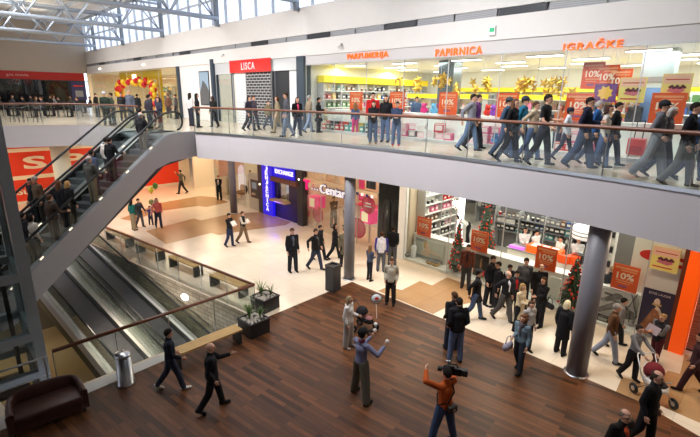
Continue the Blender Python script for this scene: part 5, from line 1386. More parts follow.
# decorated trees
def xmas_tree(label, s, n, z, h, r):
    t = fthing('christmas_tree', label, 'christmas tree', s, n, z)
    m = MB(); m.lathe([(r * .32, 0), (r * .4, .1), (r * .3, .12)], 14); m.build('stand', BLACK, t, True)
    m = MB(); m.tube([(0, 0, .1), (0, 0, h * .95)], [.035, .01], 6); m.build('trunk', mat('tree trunk', (70, 52, 40), .8), t)
    m = MB(); lay = 15
    for i in range(lay):
        zz = .18 + (h - .22) * i / lay; rr = r * (1 - i / lay) + .03; nb = max(6, int(15 * (1 - i / lay)) + 4)
        for q in range(nb):
            a = 6.283 * q / nb + i * .7 + rnd.uniform(-.1, .1); l = rr * rnd.uniform(.85, 1.08)
            d = Vector((math.cos(a), math.sin(a), 0)); m.tube([Vector((0, 0, zz + .1)), d * l * .6 + Vector((0, 0, zz + .02)), d * l + Vector((0, 0, zz - .04))], [.03, .04, .008], 5)
    m.build('foliage', mat('fir green', (66, 84, 62), .7, noise=.4, scale=20), t)
    me = MB(); me.ell((0, 0, 0), .04, 8, 6); rb = me.mesh('bauble', mat('bauble red', (222, 54, 32), .25), True)
    me = MB(); me.ell((0, 0, 0), .024, 8, 6); wb = me.mesh('bauble', mat('bauble white', (240, 230, 220), .3), True)
    for q in range(96):
        f = rnd.random() ** 1.3; a = rnd.uniform(0, 6.28); rr = (r * (1 - f) + .03) * 1.0
        link('bauble', rb if q % 6 else wb, t, (rr * math.cos(a), rr * math.sin(a), .17 + (h - .24) * f))
    m = MB(); m.limb((0, 0, h - .08), (0, 0, h + .08), .03, .01, 8, 5); m.build('tree_top', MATS['bauble red'], t, True)
    return t
s, _ = front(455, 277, -.32); xmas_tree('slim christmas tree with red baubles left of the man in brown leather', s, -.34, .1, 2.0, .33)
s, _ = front(569, 311, -.34); xmas_tree('broad christmas tree with red baubles left of the round column', s, -.4, .1, 1.75, .42)
s, _ = front(486, 228, -3.2); xmas_tree('dark christmas tree deep inside the drugstore above the orange poster', s, -3.2, .012, 2.5, .5)
# orange portal and roller shutter
s0, _ = front(668.5, 352); s1, _ = front(682, 354.5)
t = fthing('portal', 'bright orange portal panel at the right end of the drugstore', 'portal', s0 - .02, .1, 0); MB().box(0, s1 - s0 + .03, 0, .9, 0, SOFF).build('panel', mat('portal orange', (255, 96, 10), .4, emit=(255, 84, 6), strength=.25), t); MB().box(-.1, 0, 0, .9, 0, SOFF).build('edge_strip', mat('portal edge', (96, 40, 20), .4), t)
t = fthing('roller_shutter', 'grey slatted roller shutter right of the orange portal', 'shutter', s1 + .02, -.35, 0)
m = MB()
for q in range(46): m.tube([(0, 0, .04 + q * .085), (5, 0, .04 + q * .085)], .04, 6)
m.build('curtain', mat('shutter grey', (168, 166, 166), .35, metal=.5), t, True); MB().box(0, 5, -.04, .04, 0, .06).build('bottom_rail', DARKSTEEL, t)
# ------------------------------------------------------------------ the crowd
B = lambda *c: c
BLK, CHAR, NAVY_, DGREY, GREY_, LGREY = (26, 26, 30), (48, 48, 52), (34, 40, 58), (72, 74, 78), (120, 122, 126), (170, 170, 172)
JEAN, DJEAN, LJEAN, BROWN, OLIVE, BEIGE_, WHT = (78, 98, 130), (46, 58, 82), (136, 152, 176), (84, 58, 42), (86, 82, 62), (186, 170, 142), (226, 224, 220)
DK, BR, BL, GR = (34, 26, 22), (78, 52, 34), (190, 154, 98), (168, 164, 160)
INFO = {}
def P(key, hx, fy, hy, yaw, label, level=0.0, H=None, lo=1.5, hi=1.92, **kw):
    pos, h = stand(hx, fy, hy, level, lo, hi, H)
    if level: pos.z = UP
    elif 'z' in kw: pos.z = kw.pop('z')
    px = abs(fy - hy)
    kw.setdefault('vox', .0145 if px > 52 else .018 if px > 38 else .023)
    o, info = person(label, pos, h, R(yaw), **kw)
    info['root'] = o; INFO[key] = info
    return info
W_ = 'walk'
# --- parquet in the foreground
P('navy', 167, 389, 327.5, 24, 'man in dark navy jacket and white trainers striding past the steel bin', top=('jacket', (28, 32, 46)), bot=('jeans', (48, 58, 74)), hair=('short', DK), pose=W_, ph=-1, arms=((.12, .22, .93), 'f'), shoe=(214, 210, 200), stride=.5)
P('bald', 209, 409, 342, 20, 'bald man in black with one arm pointing, walking over the parquet', top=('jacket', (28, 28, 32)), bot=('trousers', (34, 34, 38)), hair=('bald', DK), pose=W_, ph=1, arms=('pt', 'd'), shoe=BLK, skin=0, fat=.015)
P('juggler', 362, 398, 328.5, 42, 'juggler in lavender jumper and black cap holding up a ball', top=('sweater', (122, 124, 152)), bot=('wide_trousers', (96, 92, 80)), hair=('beanie', DK, (24, 24, 26)), pose='wide', arms=((.4, .12, 1.35), (.36, .34, 1.34)), shoe=(24, 22, 22), extra=(('collar', (150, 50, 60)),))
P('white', 349, 347, 295.5, -25, 'person in white hooded top and light grey trousers beside a dark pushchair', top=('hoodie', (222, 218, 212)), bot=('wide_trousers', (176, 172, 166)), hair=('long', (150, 128, 96)), arms=('hold', 'd'), shoe=LGREY)
P('camera', 448, 447, 367, 122, 'cameraman in orange shirt with a video camera on his shoulder', top=('shirt', (190, 88, 36)), bot=('jeans', (66, 84, 116)), hair=('short', DK), pose='wide', arms=('high', (.22, .17, 1.5)), shoe=BLK, extra=(('sash', (22, 22, 24), -1),))
P('pair_l', 455, 349, 291.5, 100, 'dark haired man in black jacket, farther one of the two with their backs turned', top=('jacket', (30, 30, 34)), bot=('jeans', (36, 42, 56)), hair=('short', BR), arms=('pk', 'd'), look=(.5, 0))
P('pair_r', 460, 361, 297, 95, 'broad man in black bomber jacket and blue jeans with his back turned', top=('jacket', (26, 26, 30)), bot=('jeans', (88, 106, 138)), hair=('short', DK), arms=('pk', 'pk'), fat=.02)
P('beige', 392, 304, 257.5, -100, 'man in pale grey beige jacket standing alone by the parquet edge', top=('jacket', (176, 168, 150)), bot=('trousers', (40, 36, 34)), hair=('short', BR), arms=('pk', 'pk'))
# --- far left of the ground floor
P('spar', 180, 193.8, 169.5, 185, 'man in olive jacket walking along the red supermarket wall', top=('jacket', (96, 92, 74)), bot=('trousers', (44, 42, 42)), hair=('short', DK), pose=W_, arms=('face', 'b'))
P('suit', 218, 200, 175, -90, 'man in black suit and white shirt standing near the bank front', top=('jacket', (24, 24, 28)), bot=('trousers', (26, 26, 30)), hair=('short', BR), arms=('chest', 'chest'), shirt=WHT)
P('teal', 130.5, 230, 199, 60, 'person in teal top and beige trousers half hidden by the escalator', top=('sweater', (30, 110, 100)), bot=('trousers', (170, 150, 120)), hair=('long', DK))
P('father', 137.5, 227.5, 198.5, -20, 'man in dark grey jacket leading a small child by the hand', top=('jacket', (66, 68, 74)), bot=('jeans', (96, 100, 110)), hair=('short', DK), arms=((.2, .3, .9), (.08, .36, .86)), pose=W_, stride=.2)
P('mother', 156, 228, 198, -60, 'woman in salmon pink top with long dark hair beside the small child', top=('sweater', (206, 100, 96)), bot=('jeans', (52, 56, 78)), hair=('long', DK), pose=W_, stride=.25, arms=('d', (.1, .36, .9)))
P('kid', 149.3, 225.3, 210.5, -60, 'small child in violet jacket between two grown-ups', H=1.02, top=('jacket', (84, 74, 120)), bot=('trousers', (52, 54, 80)), hair=('short', BR), arms=((.1, .42, 1.15), (.1, .42, 1.15)), pose=W_, stride=.2)
P('reader', 228.5, 247, 213.3, -25, 'woman in black top and dark jeans reading a paper on the beige tiles', top=('sweater', (30, 30, 34)), bot=('jeans', (48, 56, 84)), hair=('short', DK), arms=('hold', 'hold'), pose=W_, stride=.15)
P('vest', 242, 243, 210.8, -15, 'man in dark vest over white sleeves walking right of the reading woman', top=('vest', (40, 38, 40), (214, 206, 192)), bot=('trousers', (120, 98, 76)), hair=('short', BR), arms=('hold', 'hold'), pose=W_)
P('alone', 292, 271.8, 227.5, -60, 'man in black jacket standing alone on the open beige tiles', top=('jacket', (28, 28, 32)), bot=('trousers', (34, 36, 44)), hair=('short', BR), arms=('d', 'd'), shirt=(90, 96, 110))
P('leather', 315.5, 269.5, 227.8, -35, 'stout man in black leather jacket and jeans walking towards the black bin', top=('jacket', (30, 28, 28)), bot=('jeans', (52, 60, 82)), hair=('short', BR), pose=W_, arms=('pk', 'b'), fat=.03, shirt=(92, 88, 84))
P('behind', 320, 260, 224.5, -30, 'person in dark coat just behind the stout man in leather', top=('coat', (32, 32, 36)), bot=('trousers', (36, 36, 42)), hair=('short', DK), pose=W_)
P('black_w', 335, 259, 223, -10, 'woman in black jacket and flared trousers passing left of the slim column', top=('jacket', (28, 26, 28)), bot=('trousers', (30, 30, 34)), hair=('bob', DK), pose=W_, arms=('d', 'hold'))
P('olive', 344.5, 266, 227.5, -80, 'person in grey olive coat partly hidden by the slim column', top=('coat', (108, 98, 78)), bot=('trousers', (34, 32, 34)), hair=('short', BR))
P('girl', 370.3, 280.5, 246.8, 40, 'girl with long fair hair in grey blue top by the slim column', lo=1.2, H=1.42, top=('sweater', (76, 86, 106)), bot=('leggings', (34, 36, 46)), hair=('long', (132, 96, 62)), arms=('chest', 'hold'))
P('raglan', 382, 271.5, 231.3, 85, 'man with his back turned in white jacket with blue sleeves', top=('jacket', (224, 222, 226)), bot=('jeans', (84, 86, 94)), hair=('short', BR), arms=('d', 'd'), extra=(('band', (58, 54, 140)),))
P('hooded', 393.5, 266, 225.8, 80, 'man in black hooded jacket standing before the glossy black panel', top=('hoodie', (26, 26, 30)), bot=('jeans', (88, 90, 96)), hair=('short', DK), arms=('d', 'pk'))
# --- in front of the drugstore
P('brown', 469, 288, 243.8, -115, 'man in open brown leather jacket standing before the slim christmas tree', top=('jacket', (92, 48, 36)), bot=('trousers', (62, 62, 66)), hair=('short', DK), arms=('d', 'd'), shirt=(30, 28, 30))
P('flatcap', 479, 320, 268.8, -20, 'man in black flat cap and long black leather jacket walking right', top=('coat', (28, 27, 28), .3), bot=('jeans', (76, 92, 120)), hair=('beret', DK, (22, 22, 24)), pose=W_, arms=('d', 'b'))
P('tall_d', 493.5, 305, 255, -60, 'dark haired person in black jacket beside the red poinsettia', top=('jacket', (32, 32, 36)), bot=('trousers', (28, 28, 32)), hair=('short', DK), arms=('hold', 'd'))
P('short_d', 499.5, 309, 261, 190, 'dark haired youth in black right beside the person at the poinsettia', top=('jacket', (24, 24, 28)), bot=('trousers', (26, 26, 30)), hair=('short', DK))
P('suitman', 508.5, 321, 270, -60, 'bald man in black jacket over open white shirt walking in the crowd', top=('jacket', (30, 30, 34)), bot=('trousers', (82, 78, 76)), hair=('thin', GR), pose=W_, arms=('d', 'b'), shirt=(226, 224, 228))
P('hidden', 510.5, 306, 264.5, -70, 'person whose dark hair shows behind the bald man in white shirt', top=('jacket', (40, 40, 44)), bot=('trousers', (34, 34, 40)), hair=('short', DK))
P('redscarf', 517.5, 316, 270, -90, 'man in dark jacket with bright red front in the middle of the crowd', top=('jacket', (52, 54, 60)), bot=('trousers', (38, 38, 44)), hair=('short', DK), shirt=(200, 36, 36))
P('greyj', 527, 307, 257.3, -95, 'man in grey jumper standing at the drugstore glass behind the crowd', top=('sweater', (92, 92, 98)), bot=('trousers', (44, 46, 54)), hair=('short', DK))
P('tallbald', 542, 313, 263.5, -95, 'tall man with shaved head in black coat below the orange poster', top=('coat', (22, 22, 26)), bot=('trousers', (24, 24, 28)), hair=('thin', (60, 48, 40)), hi=1.95)
P('womanb', 545, 326, 276.5, 200, 'dark haired woman in black coat standing before the tall shaved man', top=('coat', (22, 22, 25)), bot=('trousers', (24, 24, 28)), hair=('bob', (70, 46, 34)), arms=('hold', 'd'))
P('cream', 523, 331, 283, -50, 'fair haired woman in long cream coat in the crowd', top=('coat', (208, 190, 156), .5), bot=('trousers', (30, 28, 30)), hair=('bob', (150, 118, 74)), arms=('hold', 'hold'))
P('greytop', 531.5, 351, 300.5, -70, 'smiling woman in pale grey top behind the woman with curly hair', top=('sweater', (176, 174, 172)), bot=('trousers', (46, 46, 52)), hair=('pony', BR))
P('curly', 524.5, 372, 314.5, 215, 'woman with curly brown hair in blue striped top carrying a bag', top=('sweater', (108, 128, 138)), bot=('trousers', (46, 52, 60)), hair=('curly', (104, 66, 40)), arms=('d', 'hold'), pose=W_, stride=.2, extra=(('scarf', (96, 88, 92)),))
P('blonde', 568, 354, 300, 35, 'blonde woman in long black coat left of the round column', top=('coat', (24, 24, 27), .46), bot=('trousers', (24, 24, 28)), hair=('bob', (222, 206, 166)), arms=('d', 'd'), fat=.02)
P('greyhair', 617.5, 360, 302.5, -30, 'grey haired man in brown jacket and pale jeans walking right of the round column', top=('jacket', (92, 62, 40)), bot=('jeans', (136, 142, 158)), hair=('short', (150, 146, 142)), pose=W_, ph=-1, arms=('d', 'd'), stride=.45)
P('greyshirt', 624.5, 346, 297, -20, 'dark haired man in grey shirt behind the grey haired man in brown', top=('shirt', (124, 122, 122)), bot=('trousers', (36, 36, 42)), hair=('short', DK), pose=W_)
P('pram', 640, 380, 325.5, -72, 'woman in grey striped jumper pushing a pram', top=('sweater', (116, 114, 116)), bot=('trousers', (28, 27, 30)), hair=('bun', DK), arms=('push', 'push'), pose=W_, stride=.2)
P('maroon', 664, 366, 315.5, 195, 'fair haired woman in black tracksuit top reading beside the orange portal', top=('jacket', (36, 36, 42)), bot=('trousers', (84, 34, 44)), hair=('bun', (150, 118, 76)), arms=((.3, .04, 1.2), (.3, .04, 1.2)), pose=W_, stride=.22, extra=(('band', (120, 120, 124)),))
P('shaved', 658, 449, 371, -60, 'man with shaved head in black jacket walking at the lower right', top=('jacket', (24, 25, 30)), bot=('trousers', (24, 24, 28)), hair=('thin', (58, 46, 40)), pose=W_, stride=.22, arms=('d', 'd'), vox=.014)
P('orangej', 626, 489, 408.5, -75, 'bald man in black jacket with orange stripes at the bottom edge', top=('jacket', (30, 28, 28)), bot=('trousers', (30, 30, 34)), hair=('thin', (120, 104, 90)), shirt=(190, 78, 40), fat=.02, vox=.014)
P('edge', 704, 391, 332, 150, 'person in dark maroon trousers striding in at the right edge', top=('jacket', (60, 36, 40)), bot=('trousers', (52, 26, 30)), hair=('short', DK), pose=W_, stride=.5)
# --- inside the ground floor shops
def inshop(key, hx, hy, n, z, yaw, label, H=1.7, **kw):
    """someone inside a shop: head seen at hx, hy, standing n behind the glass"""
    s, _ = front(hx, hy, n); kw.setdefault('vox', .02)
    pos = W(s, n, z)
    for _ in range(3):
        e = hx - proj(pos + Vector((0, 0, H)))[0]; s += e * .03; pos = W(s, n, z)
    o, info = person(label, pos, H, R(yaw), **kw); info['root'] = o; INFO[key] = info
inshop('staff1', 525.7, 241, -2.95, .012, -100, 'shop assistant with long dark hair in white coat behind the orange sign', top=('sweater', (238, 238, 236)), bot=('trousers', (60, 60, 66)), hair=('long', DK), arms=('hold', 'hold'))
inshop('staff2', 537, 246, -3.0, .012, -60, 'shop assistant in white coat half hidden by the orange poster', top=('sweater', (236, 236, 236)), bot=('trousers', (60, 60, 66)), hair=('short', DK), arms=('hold', 'hold'))
inshop('staff3', 562, 251, -2.9, .012, 190, 'shop assistant in white with dark hair right of the orange poster', top=('sweater', (238, 236, 230)), bot=('trousers', (60, 60, 66)), hair=('short', DK), arms=('hold', 'hold'))
inshop('staff4', 579.5, 243, -3.0, .012, -100, 'shop assistant in white shirt under the round hanging sign', top=('shirt', (240, 240, 240)), bot=('trousers', (60, 60, 66)), hair=('thin', BR), arms=('hold', 'hold'), H=1.78)
inshop('bending', 470, 213, -3.9, .012, 180, 'person in white top and black trousers bending over in the drugstore aisle', top=('sweater', (232, 230, 226)), bot=('trousers', (26, 26, 30)), hair=('long', DK), pose='bend', arms=('hold', 'hold'))
inshop('dark_in', 613.5, 246, -1.0, .012, -60, 'fair haired person in dark jacket inside the drugstore beside the partition', top=('jacket', (40, 48, 56)), bot=('trousers', (34, 34, 40)), hair=('short', (190, 160, 120)), H=1.66)
inshop('phone1', 333.7, 200.5, -1.0, 0, -60, 'man in black inside the phone shop', top=('jacket', (28, 28, 30)), bot=('trousers', (30, 30, 34)), hair=('short', DK), arms=('hold', 'chest'))
inshop('phone2', 345.5, 202, -1.6, 0, 200, 'person in pale top inside the phone shop near the column', top=('sweater', (200, 180, 160)), bot=('trousers', (40, 40, 48)), hair=('short', BR), arms=('hold', 'hold'))
inshop('bank', 250, 170, -2.2, 0, -80, 'person in pale shirt at the bank counter', top=('shirt', (204, 200, 190)), bot=('trousers', (60, 60, 66)), hair=('short', BR), arms=('hold', 'hold'))
# --- upper walkway, left to right
U = dict(level=UP)
P('u1', 189.3, 126, 92.5, 60, 'long haired woman in pale grey top at the left of the landing', top=('sweater', (206, 204, 202)), bot=('jeans', (46, 48, 58)), hair=('long', DK), level=UP)
P('u2', 196, 127.5, 93, 20, 'dark person in black right beside the woman in pale grey', top=('jacket', (26, 26, 30)), bot=('trousers', (28, 30, 38)), hair=('long', DK), level=UP)
P('u3', 212.3, 127.6, 96.5, 150, 'woman in dark green jacket walking left of the red sign', top=('jacket', (40, 46, 44)), bot=('trousers', (26, 26, 30)), hair=('long', (58, 40, 30)), level=UP, pose=W_, stride=.15)
P('u4', 248.5, 131, 95.5, -20, 'dark haired woman in dark blue top walking under the red sign', top=('sweater', (52, 50, 66)), bot=('trousers', (40, 40, 48)), hair=('pony', DK), level=UP, pose=W_)
P('u5', 253, 130, 95, -30, 'man in violet grey jacket beside the dark haired woman under the sign', top=('jacket', (78, 70, 84)), bot=('jeans', (56, 58, 68)), hair=('short', BR), level=UP, pose=W_)
P('u6', 268, 130, 100, -40, 'short woman in khaki jacket before the dark grille', top=('jacket', (128, 118, 92)), bot=('jeans', (72, 82, 100)), hair=('short', BR), level=UP, pose=W_, lo=1.4)
P('u7', 277, 133, 95.5, 190, 'woman in beige coat and khaki trousers right of the dark grille', top=('jacket', (146, 132, 104)), bot=('trousers', (134, 122, 100)), hair=('bob', BR), level=UP, pose=W_)
P('u8', 286, 137, 92, 200, 'tall man in grey jumper and pale jeans in the upper walkway', top=('sweater', (88, 88, 94)), bot=('jeans', (110, 126, 150)), hair=('short', (60, 44, 34)), level=UP, pose=W_, stride=.35, hi=1.95)
P('u9', 297, 136.5, 97.5, -60, 'woman in black jacket over pink shirt by the dark pillar', top=('jacket', (26, 25, 28)), bot=('jeans', (50, 58, 80)), hair=('long', (74, 46, 32)), level=UP, shirt=(220, 70, 110), pose=W_, stride=.15)
P('u10', 309, 132.5, 94.5, 30, 'man in beige jacket and pale jeans at the left end of the big window', top=('jacket', (142, 128, 106)), bot=('jeans', (120, 136, 160)), hair=('short', GR), level=UP, pose=W_)
P('u11', 318.5, 132.5, 97, 0, 'person in long black coat before the left perfumery window', top=('coat', (26, 26, 29), .46), bot=('trousers', (26, 26, 30)), hair=('short', DK), level=UP, arms=('hold', 'd'))
P('u12', 355.5, 134.5, 103.5, 100, 'girl in denim jacket and pink trousers at the perfumery window', lo=1.2, top=('jacket', (78, 94, 130)), bot=('trousers', (196, 60, 120)), hair=('long', (140, 100, 64)), level=UP)
P('u13', 373.3, 139, 91.8, -90, 'man in red jacket standing behind a dark haired woman', top=('jacket', (190, 34, 36)), bot=('jeans', (50, 54, 66)), hair=('short', DK), level=UP, hi=1.95)
P('u14', 374, 143.5, 102.5, -95, 'long haired woman in black jacket in front of the man in red', top=('jacket', (26, 25, 28)), bot=('jeans', (66, 84, 112)), hair=('long', DK), level=UP, shoe=(120, 84, 50), arms=('hold', 'hold'))
P('u15', 386.5, 142, 94.8, -110, 'dark haired woman in black jacket and blue jeans right of the man in red', top=('jacket', (24, 24, 27)), bot=('jeans', (84, 104, 140)), hair=('long', DK), level=UP)
P('u16', 397.5, 145.5, 101, -100, 'woman in blue denim jacket and red shoes right of the group', top=('jacket', (52, 66, 92)), bot=('jeans', (78, 96, 126)), hair=('short', DK), level=UP, shoe=(170, 40, 44), arms=('hold', 'hold'), lo=1.4)
P('u17', 473.5, 151, 93, -35, 'man in grey jacket and jeans striding right past the 10% posters', top=('jacket', (126, 128, 138)), bot=('jeans', (96, 116, 146)), hair=('short', DK), level=UP, pose=W_, stride=.42, arms=('pk', 'b'))
P('u18', 479, 149, 93.8, -35, 'man in purple top walking beside the man in grey jacket', top=('sweater', (104, 58, 124)), bot=('trousers', (36, 36, 46)), hair=('short', DK), level=UP, pose=W_, stride=.38)
P('u19', 509.5, 158, 96.8, -40, 'person in blue jacket and cap hidden behind the long haired walker', top=('jacket', (56, 80, 104)), bot=('jeans', (60, 76, 104)), hair=('cap', DK, (60, 66, 72)), level=UP, pose=W_)
P('u20', 515.5, 162.5, 98, -45, 'walker with long brown hair in black jacket and dark trousers', top=('jacket', (24, 24, 28)), bot=('trousers', (40, 42, 54)), hair=('long', (92, 64, 44)), level=UP, pose=W_, stride=.36)
P('u21', 525.5, 158, 95.8, -40, 'man in cap and turquoise blue jacket in the walking line', top=('jacket', (40, 110, 140)), bot=('jeans', (66, 84, 112)), hair=('cap', DK, (50, 56, 68)), level=UP, pose=W_)
P('u22', 536.5, 160, 100.5, -45, 'person in beige jacket and jeans behind the man in black T-shirt', top=('jacket', (178, 160, 134)), bot=('jeans', (70, 92, 130)), hair=('short', BR), level=UP, pose=W_, arms=('hold', 'b'))
P('u23', 548.5, 165.5, 93.5, -45, 'man in black short sleeved T-shirt and dark trousers walking right', top=('t_shirt', (24, 24, 27)), bot=('trousers', (38, 40, 52)), hair=('short', DK), level=UP, pose=W_, arms=('hold', 'f'), stride=.34)
P('u24', 570.5, 160, 107, -35, 'youth in white jacket and dark cap walking past the toys window', lo=1.35, top=('jacket', (214, 218, 222)), bot=('leggings', (60, 66, 84)), hair=('beanie', DK, (38, 42, 60)), level=UP, pose=W_, stride=.45)
P('u24b', 561.5, 152, 104.5, 200, 'auburn haired person behind the youth in white jacket', top=('sweater', (190, 110, 70)), bot=('jeans', (60, 66, 84)), hair=('bob', (120, 56, 36)), level=UP)
P('u25', 590.5, 168, 95.8, -40, 'tall man in navy hooded top and wide jeans striding right', top=('hoodie', (30, 34, 54)), bot=('wide_trousers', (56, 70, 96)), hair=('short', DK), level=UP, pose=W_, stride=.44, arms=('hold', 'd'))
P('u26', 600, 164, 99.5, -40, 'man in bright blue jacket beside the man in navy hooded top', top=('jacket', (44, 90, 150)), bot=('jeans', (64, 76, 100)), hair=('short', GR), level=UP, pose=W_)
P('u27', 609.5, 168.5, 104.5, -40, 'woman in white jumper and jeans with a dark shoulder strap', top=('sweater', (226, 220, 210)), bot=('jeans', (84, 106, 146)), hair=('bob', (66, 38, 32)), level=UP, pose=W_, stride=.3, extra=(('sash', (30, 28, 32), -1),))
P('u28', 619.5, 166, 101, -40, 'dark haired person in black coat right of the woman in white jumper', top=('coat', (24, 24, 27), .2), bot=('jeans', (52, 62, 86)), hair=('short', DK), level=UP, pose=W_)
P('u29', 665, 178, 99.5, -42, 'man in grey hooded tracksuit and dark cap striding right', top=('hoodie', (108, 110, 116)), bot=('wide_trousers', (120, 124, 128)), hair=('cap', DK, (40, 42, 48)), level=UP, pose=W_, stride=.44, shoe=(190, 190, 192), arms=('pk', 'pk'))
P('u30', 673, 177, 106, -45, 'grey haired woman in patterned grey top behind the grey tracksuit', top=('sweater', (128, 118, 122)), bot=('trousers', (34, 38, 52)), hair=('bob', (190, 186, 180)), level=UP, pose=W_, arms=('hold', 'hold'))
P('u31', 696.5, 187, 101.5, -48, 'man in black jacket and grey trousers at the right edge of the balcony', top=('jacket', (24, 26, 32)), bot=('trousers', (108, 108, 104)), hair=('short', DK), level=UP, pose=W_, stride=.34, shoe=(90, 80, 60))
P('u32', 706, 181, 104, -48, 'person in dark blue clothes just inside the right frame edge', top=('jacket', (40, 60, 100)), bot=('jeans', (50, 62, 90)), hair=('short', DK), level=UP, pose=W_)
inshop('clerk', 638, 105.5, -1.22, UP, -80, 'man in dark grey jacket at the counter inside the toys window', top=('jacket', (66, 68, 72)), bot=('trousers', (40, 40, 46)), hair=('short', (110, 100, 92)), H=1.75)
inshop('clerk2', 417, 98, -1.9, UP, -80, 'shop assistant with dark hair by the mirrored pillar', top=('sweater', (70, 90, 120)), bot=('trousers', (40, 40, 46)), hair=('short', DK), H=1.68)
# --- by the far shop with the balloon arch
for i, (hx, fy, hy, yaw, kw, lb) in enumerate((
    (103.6, 125.5, 91.5, -60, dict(top=('jacket', (50, 64, 54)), bot=('trousers', (30, 36, 34)), hair=('beanie', DK, (206, 208, 214))), 'person in green jacket and white knitted hat at the far railing'),
    (110.5, 125, 92.5, 200, dict(top=('jacket', (78, 88, 76)), bot=('jeans', (58, 64, 66)), hair=('short', DK)), 'person in grey green jacket right of the white hat'),
    (120.5, 121, 92, -70, dict(top=('coat', (40, 40, 42)), bot=('trousers', (60, 62, 68)), hair=('short', BR)), 'person in dark coat left of the balloon arch'),
    (128.5, 121, 90, -80, dict(top=('jacket', (88, 94, 108)), bot=('trousers', (66, 70, 80)), hair=('thin', GR)), 'man in grey blue suit under the balloon arch'),
    (136.5, 118, 94, 100, dict(top=('jacket', (28, 28, 32)), bot=('trousers', (30, 30, 34)), hair=('short', DK)), 'person in black at the foot of the balloon arch'),
    (149, 119, 95, 60, dict(top=('jacket', (44, 40, 48)), bot=('trousers', (34, 34, 40)), hair=('short', DK)), 'person in dark plum jacket right of the balloon arch'),
    (157.5, 119, 94.5, -60, dict(top=('jacket', (84, 74, 92)), bot=('trousers', (50, 48, 56)), hair=('short', BR)), 'person in mauve jacket before the right hand window of the far shop'),
    (167.5, 118, 95, -90, dict(top=('jacket', (110, 76, 58)), bot=('trousers', (70, 60, 56)), hair=('short', BR)), 'person in rust brown jacket inside the light of the far shop'),
    (175, 119, 94, 180, dict(top=('coat', (92, 86, 84)), bot=('trousers', (50, 48, 48)), hair=('short', BR)), 'person in taupe coat beside the dark slim pillar'),
    (95, 117, 93, 0, dict(top=('jacket', (26, 26, 28)), bot=('trousers', (28, 28, 32)), hair=('short', DK)), 'person in black at the corner with the dark blue poster'))):
    P('f%d' % i, hx, fy, hy, yaw, lb, level=UP, lo=1.6, vox=.026, **kw)
# --- cafe guests
TABLES = []
def cafe_table(x, y, label):
    t = thing('cafe_table', label, 'table', (x, y, UP), rnd.uniform(0, 1), 'cafe tables')
    MB().box(-.36, .36, -.36, .36, .7, .74).build('table_top', DARK, t, bevel=.01); m = MB(); m.tube([(0, 0, .02), (0, 0, .7)], .035, 8); m.build('stem', BLACK, t, True); m = MB(); m.lathe([(.26, 0), (.26, .02)], 16); m.build('base', BLACK, t)
def chair_mesh():
    t = thing('cafe_chair', 'x', 'chair', (0, 0, -50))
    m = MB(); m.box(-.21, .21, -.21, .21, .43, .47); m.build('seat', BLACK, t, bevel=.01); m = MB(); m.box(-.21, -.18, -.2, .2, .47, .88); m.build('backrest', BLACK, t, bevel=.01)
    for x in (-.18, .18):
        for y in (-.18, .18): m = MB(); m.tube([(x, y, 0), (x, y, .44)], .018, 6); m.build('leg', DARKSTEEL, t)
    return t
CH0 = chair_mesh(); used = False
def cafe_chair(x, y, rz):
    global used
    o = CH0 if not used else copy_tree(CH0); used = True
    o.location = (x, y, UP); o.rotation_euler = (0, 0, rz); tag(o, 'black cafe chair at the dim tables behind the far railing', 'chair', 'cafe chairs behind the far railing')
gi = 0
gl = ['near the left edge', 'beside the lift post', 'at the second table', 'facing the hall at the second table', 'at the middle table', 'across the middle table', 'in grey at the middle table', 'at the fourth table', 'leaning over the fourth table', 'at the table before the blue poster', 'with a pale shirt near the blue poster', 'at the rear table']
for i, (px, py) in enumerate(((14, 116), (32, 117.5), (50, 116), (68, 117), (24, 111), (44, 110.5), (64, 110), (82, 113))):
    p = ground(px, py, UP)
    cafe_table(p.x, p.y, 'small dark square cafe table behind the far railing')
    for a in (0.4, 3.5):
        d = Vector((math.cos(a), math.sin(a), 0)); c = p + d * .72
        cafe_chair(c.x, c.y, a + math.pi)
        if gi < 12 and (i + gi) % 5 != 4:
            col = [(30, 30, 32), (48, 46, 50), (70, 70, 76), (36, 34, 34), (90, 84, 78)][gi % 5]
            person('seated cafe guest in dark clothes ' + gl[gi] if gi not in (6, 10) else 'seated cafe guest ' + gl[gi], c + d * -.02, 1.72, a + math.pi, top=('jacket', col if gi not in (10,) else (170, 166, 160)), bot=('trousers', (34, 34, 38)), hair=(('short', DK), ('long', BR), ('short', BR))[gi % 3], pose='sit', arms=('lap', 'lap'), vox=.028)
            gi += 1
# bar stools near the railing edge
def stool(px, py, lb):
    p = ground(px, py, UP); t = thing('bar_stool', lb, 'stool', (p.x, p.y, UP), 0, 'bar stools')
    m = MB(); m.lathe([(.18, .74), (.19, .77), (.17, .8)], 16); m.build('seat', BLACK, t, True)
    for q in range(4): a = q * 1.571 + .5; m = MB(); m.tube([(.13 * math.cos(a), .13 * math.sin(a), .75), (.2 * math.cos(a), .2 * math.sin(a), 0)], .015, 6); m.build('leg', DARKSTEEL, t)
stool(15, 122, 'black bar stool behind the far railing, first from the left'); stool(24, 122.3, 'black bar stool behind the far railing, second from the left'); stool(38, 122.3, 'black bar stool behind the far railing, third from the left')
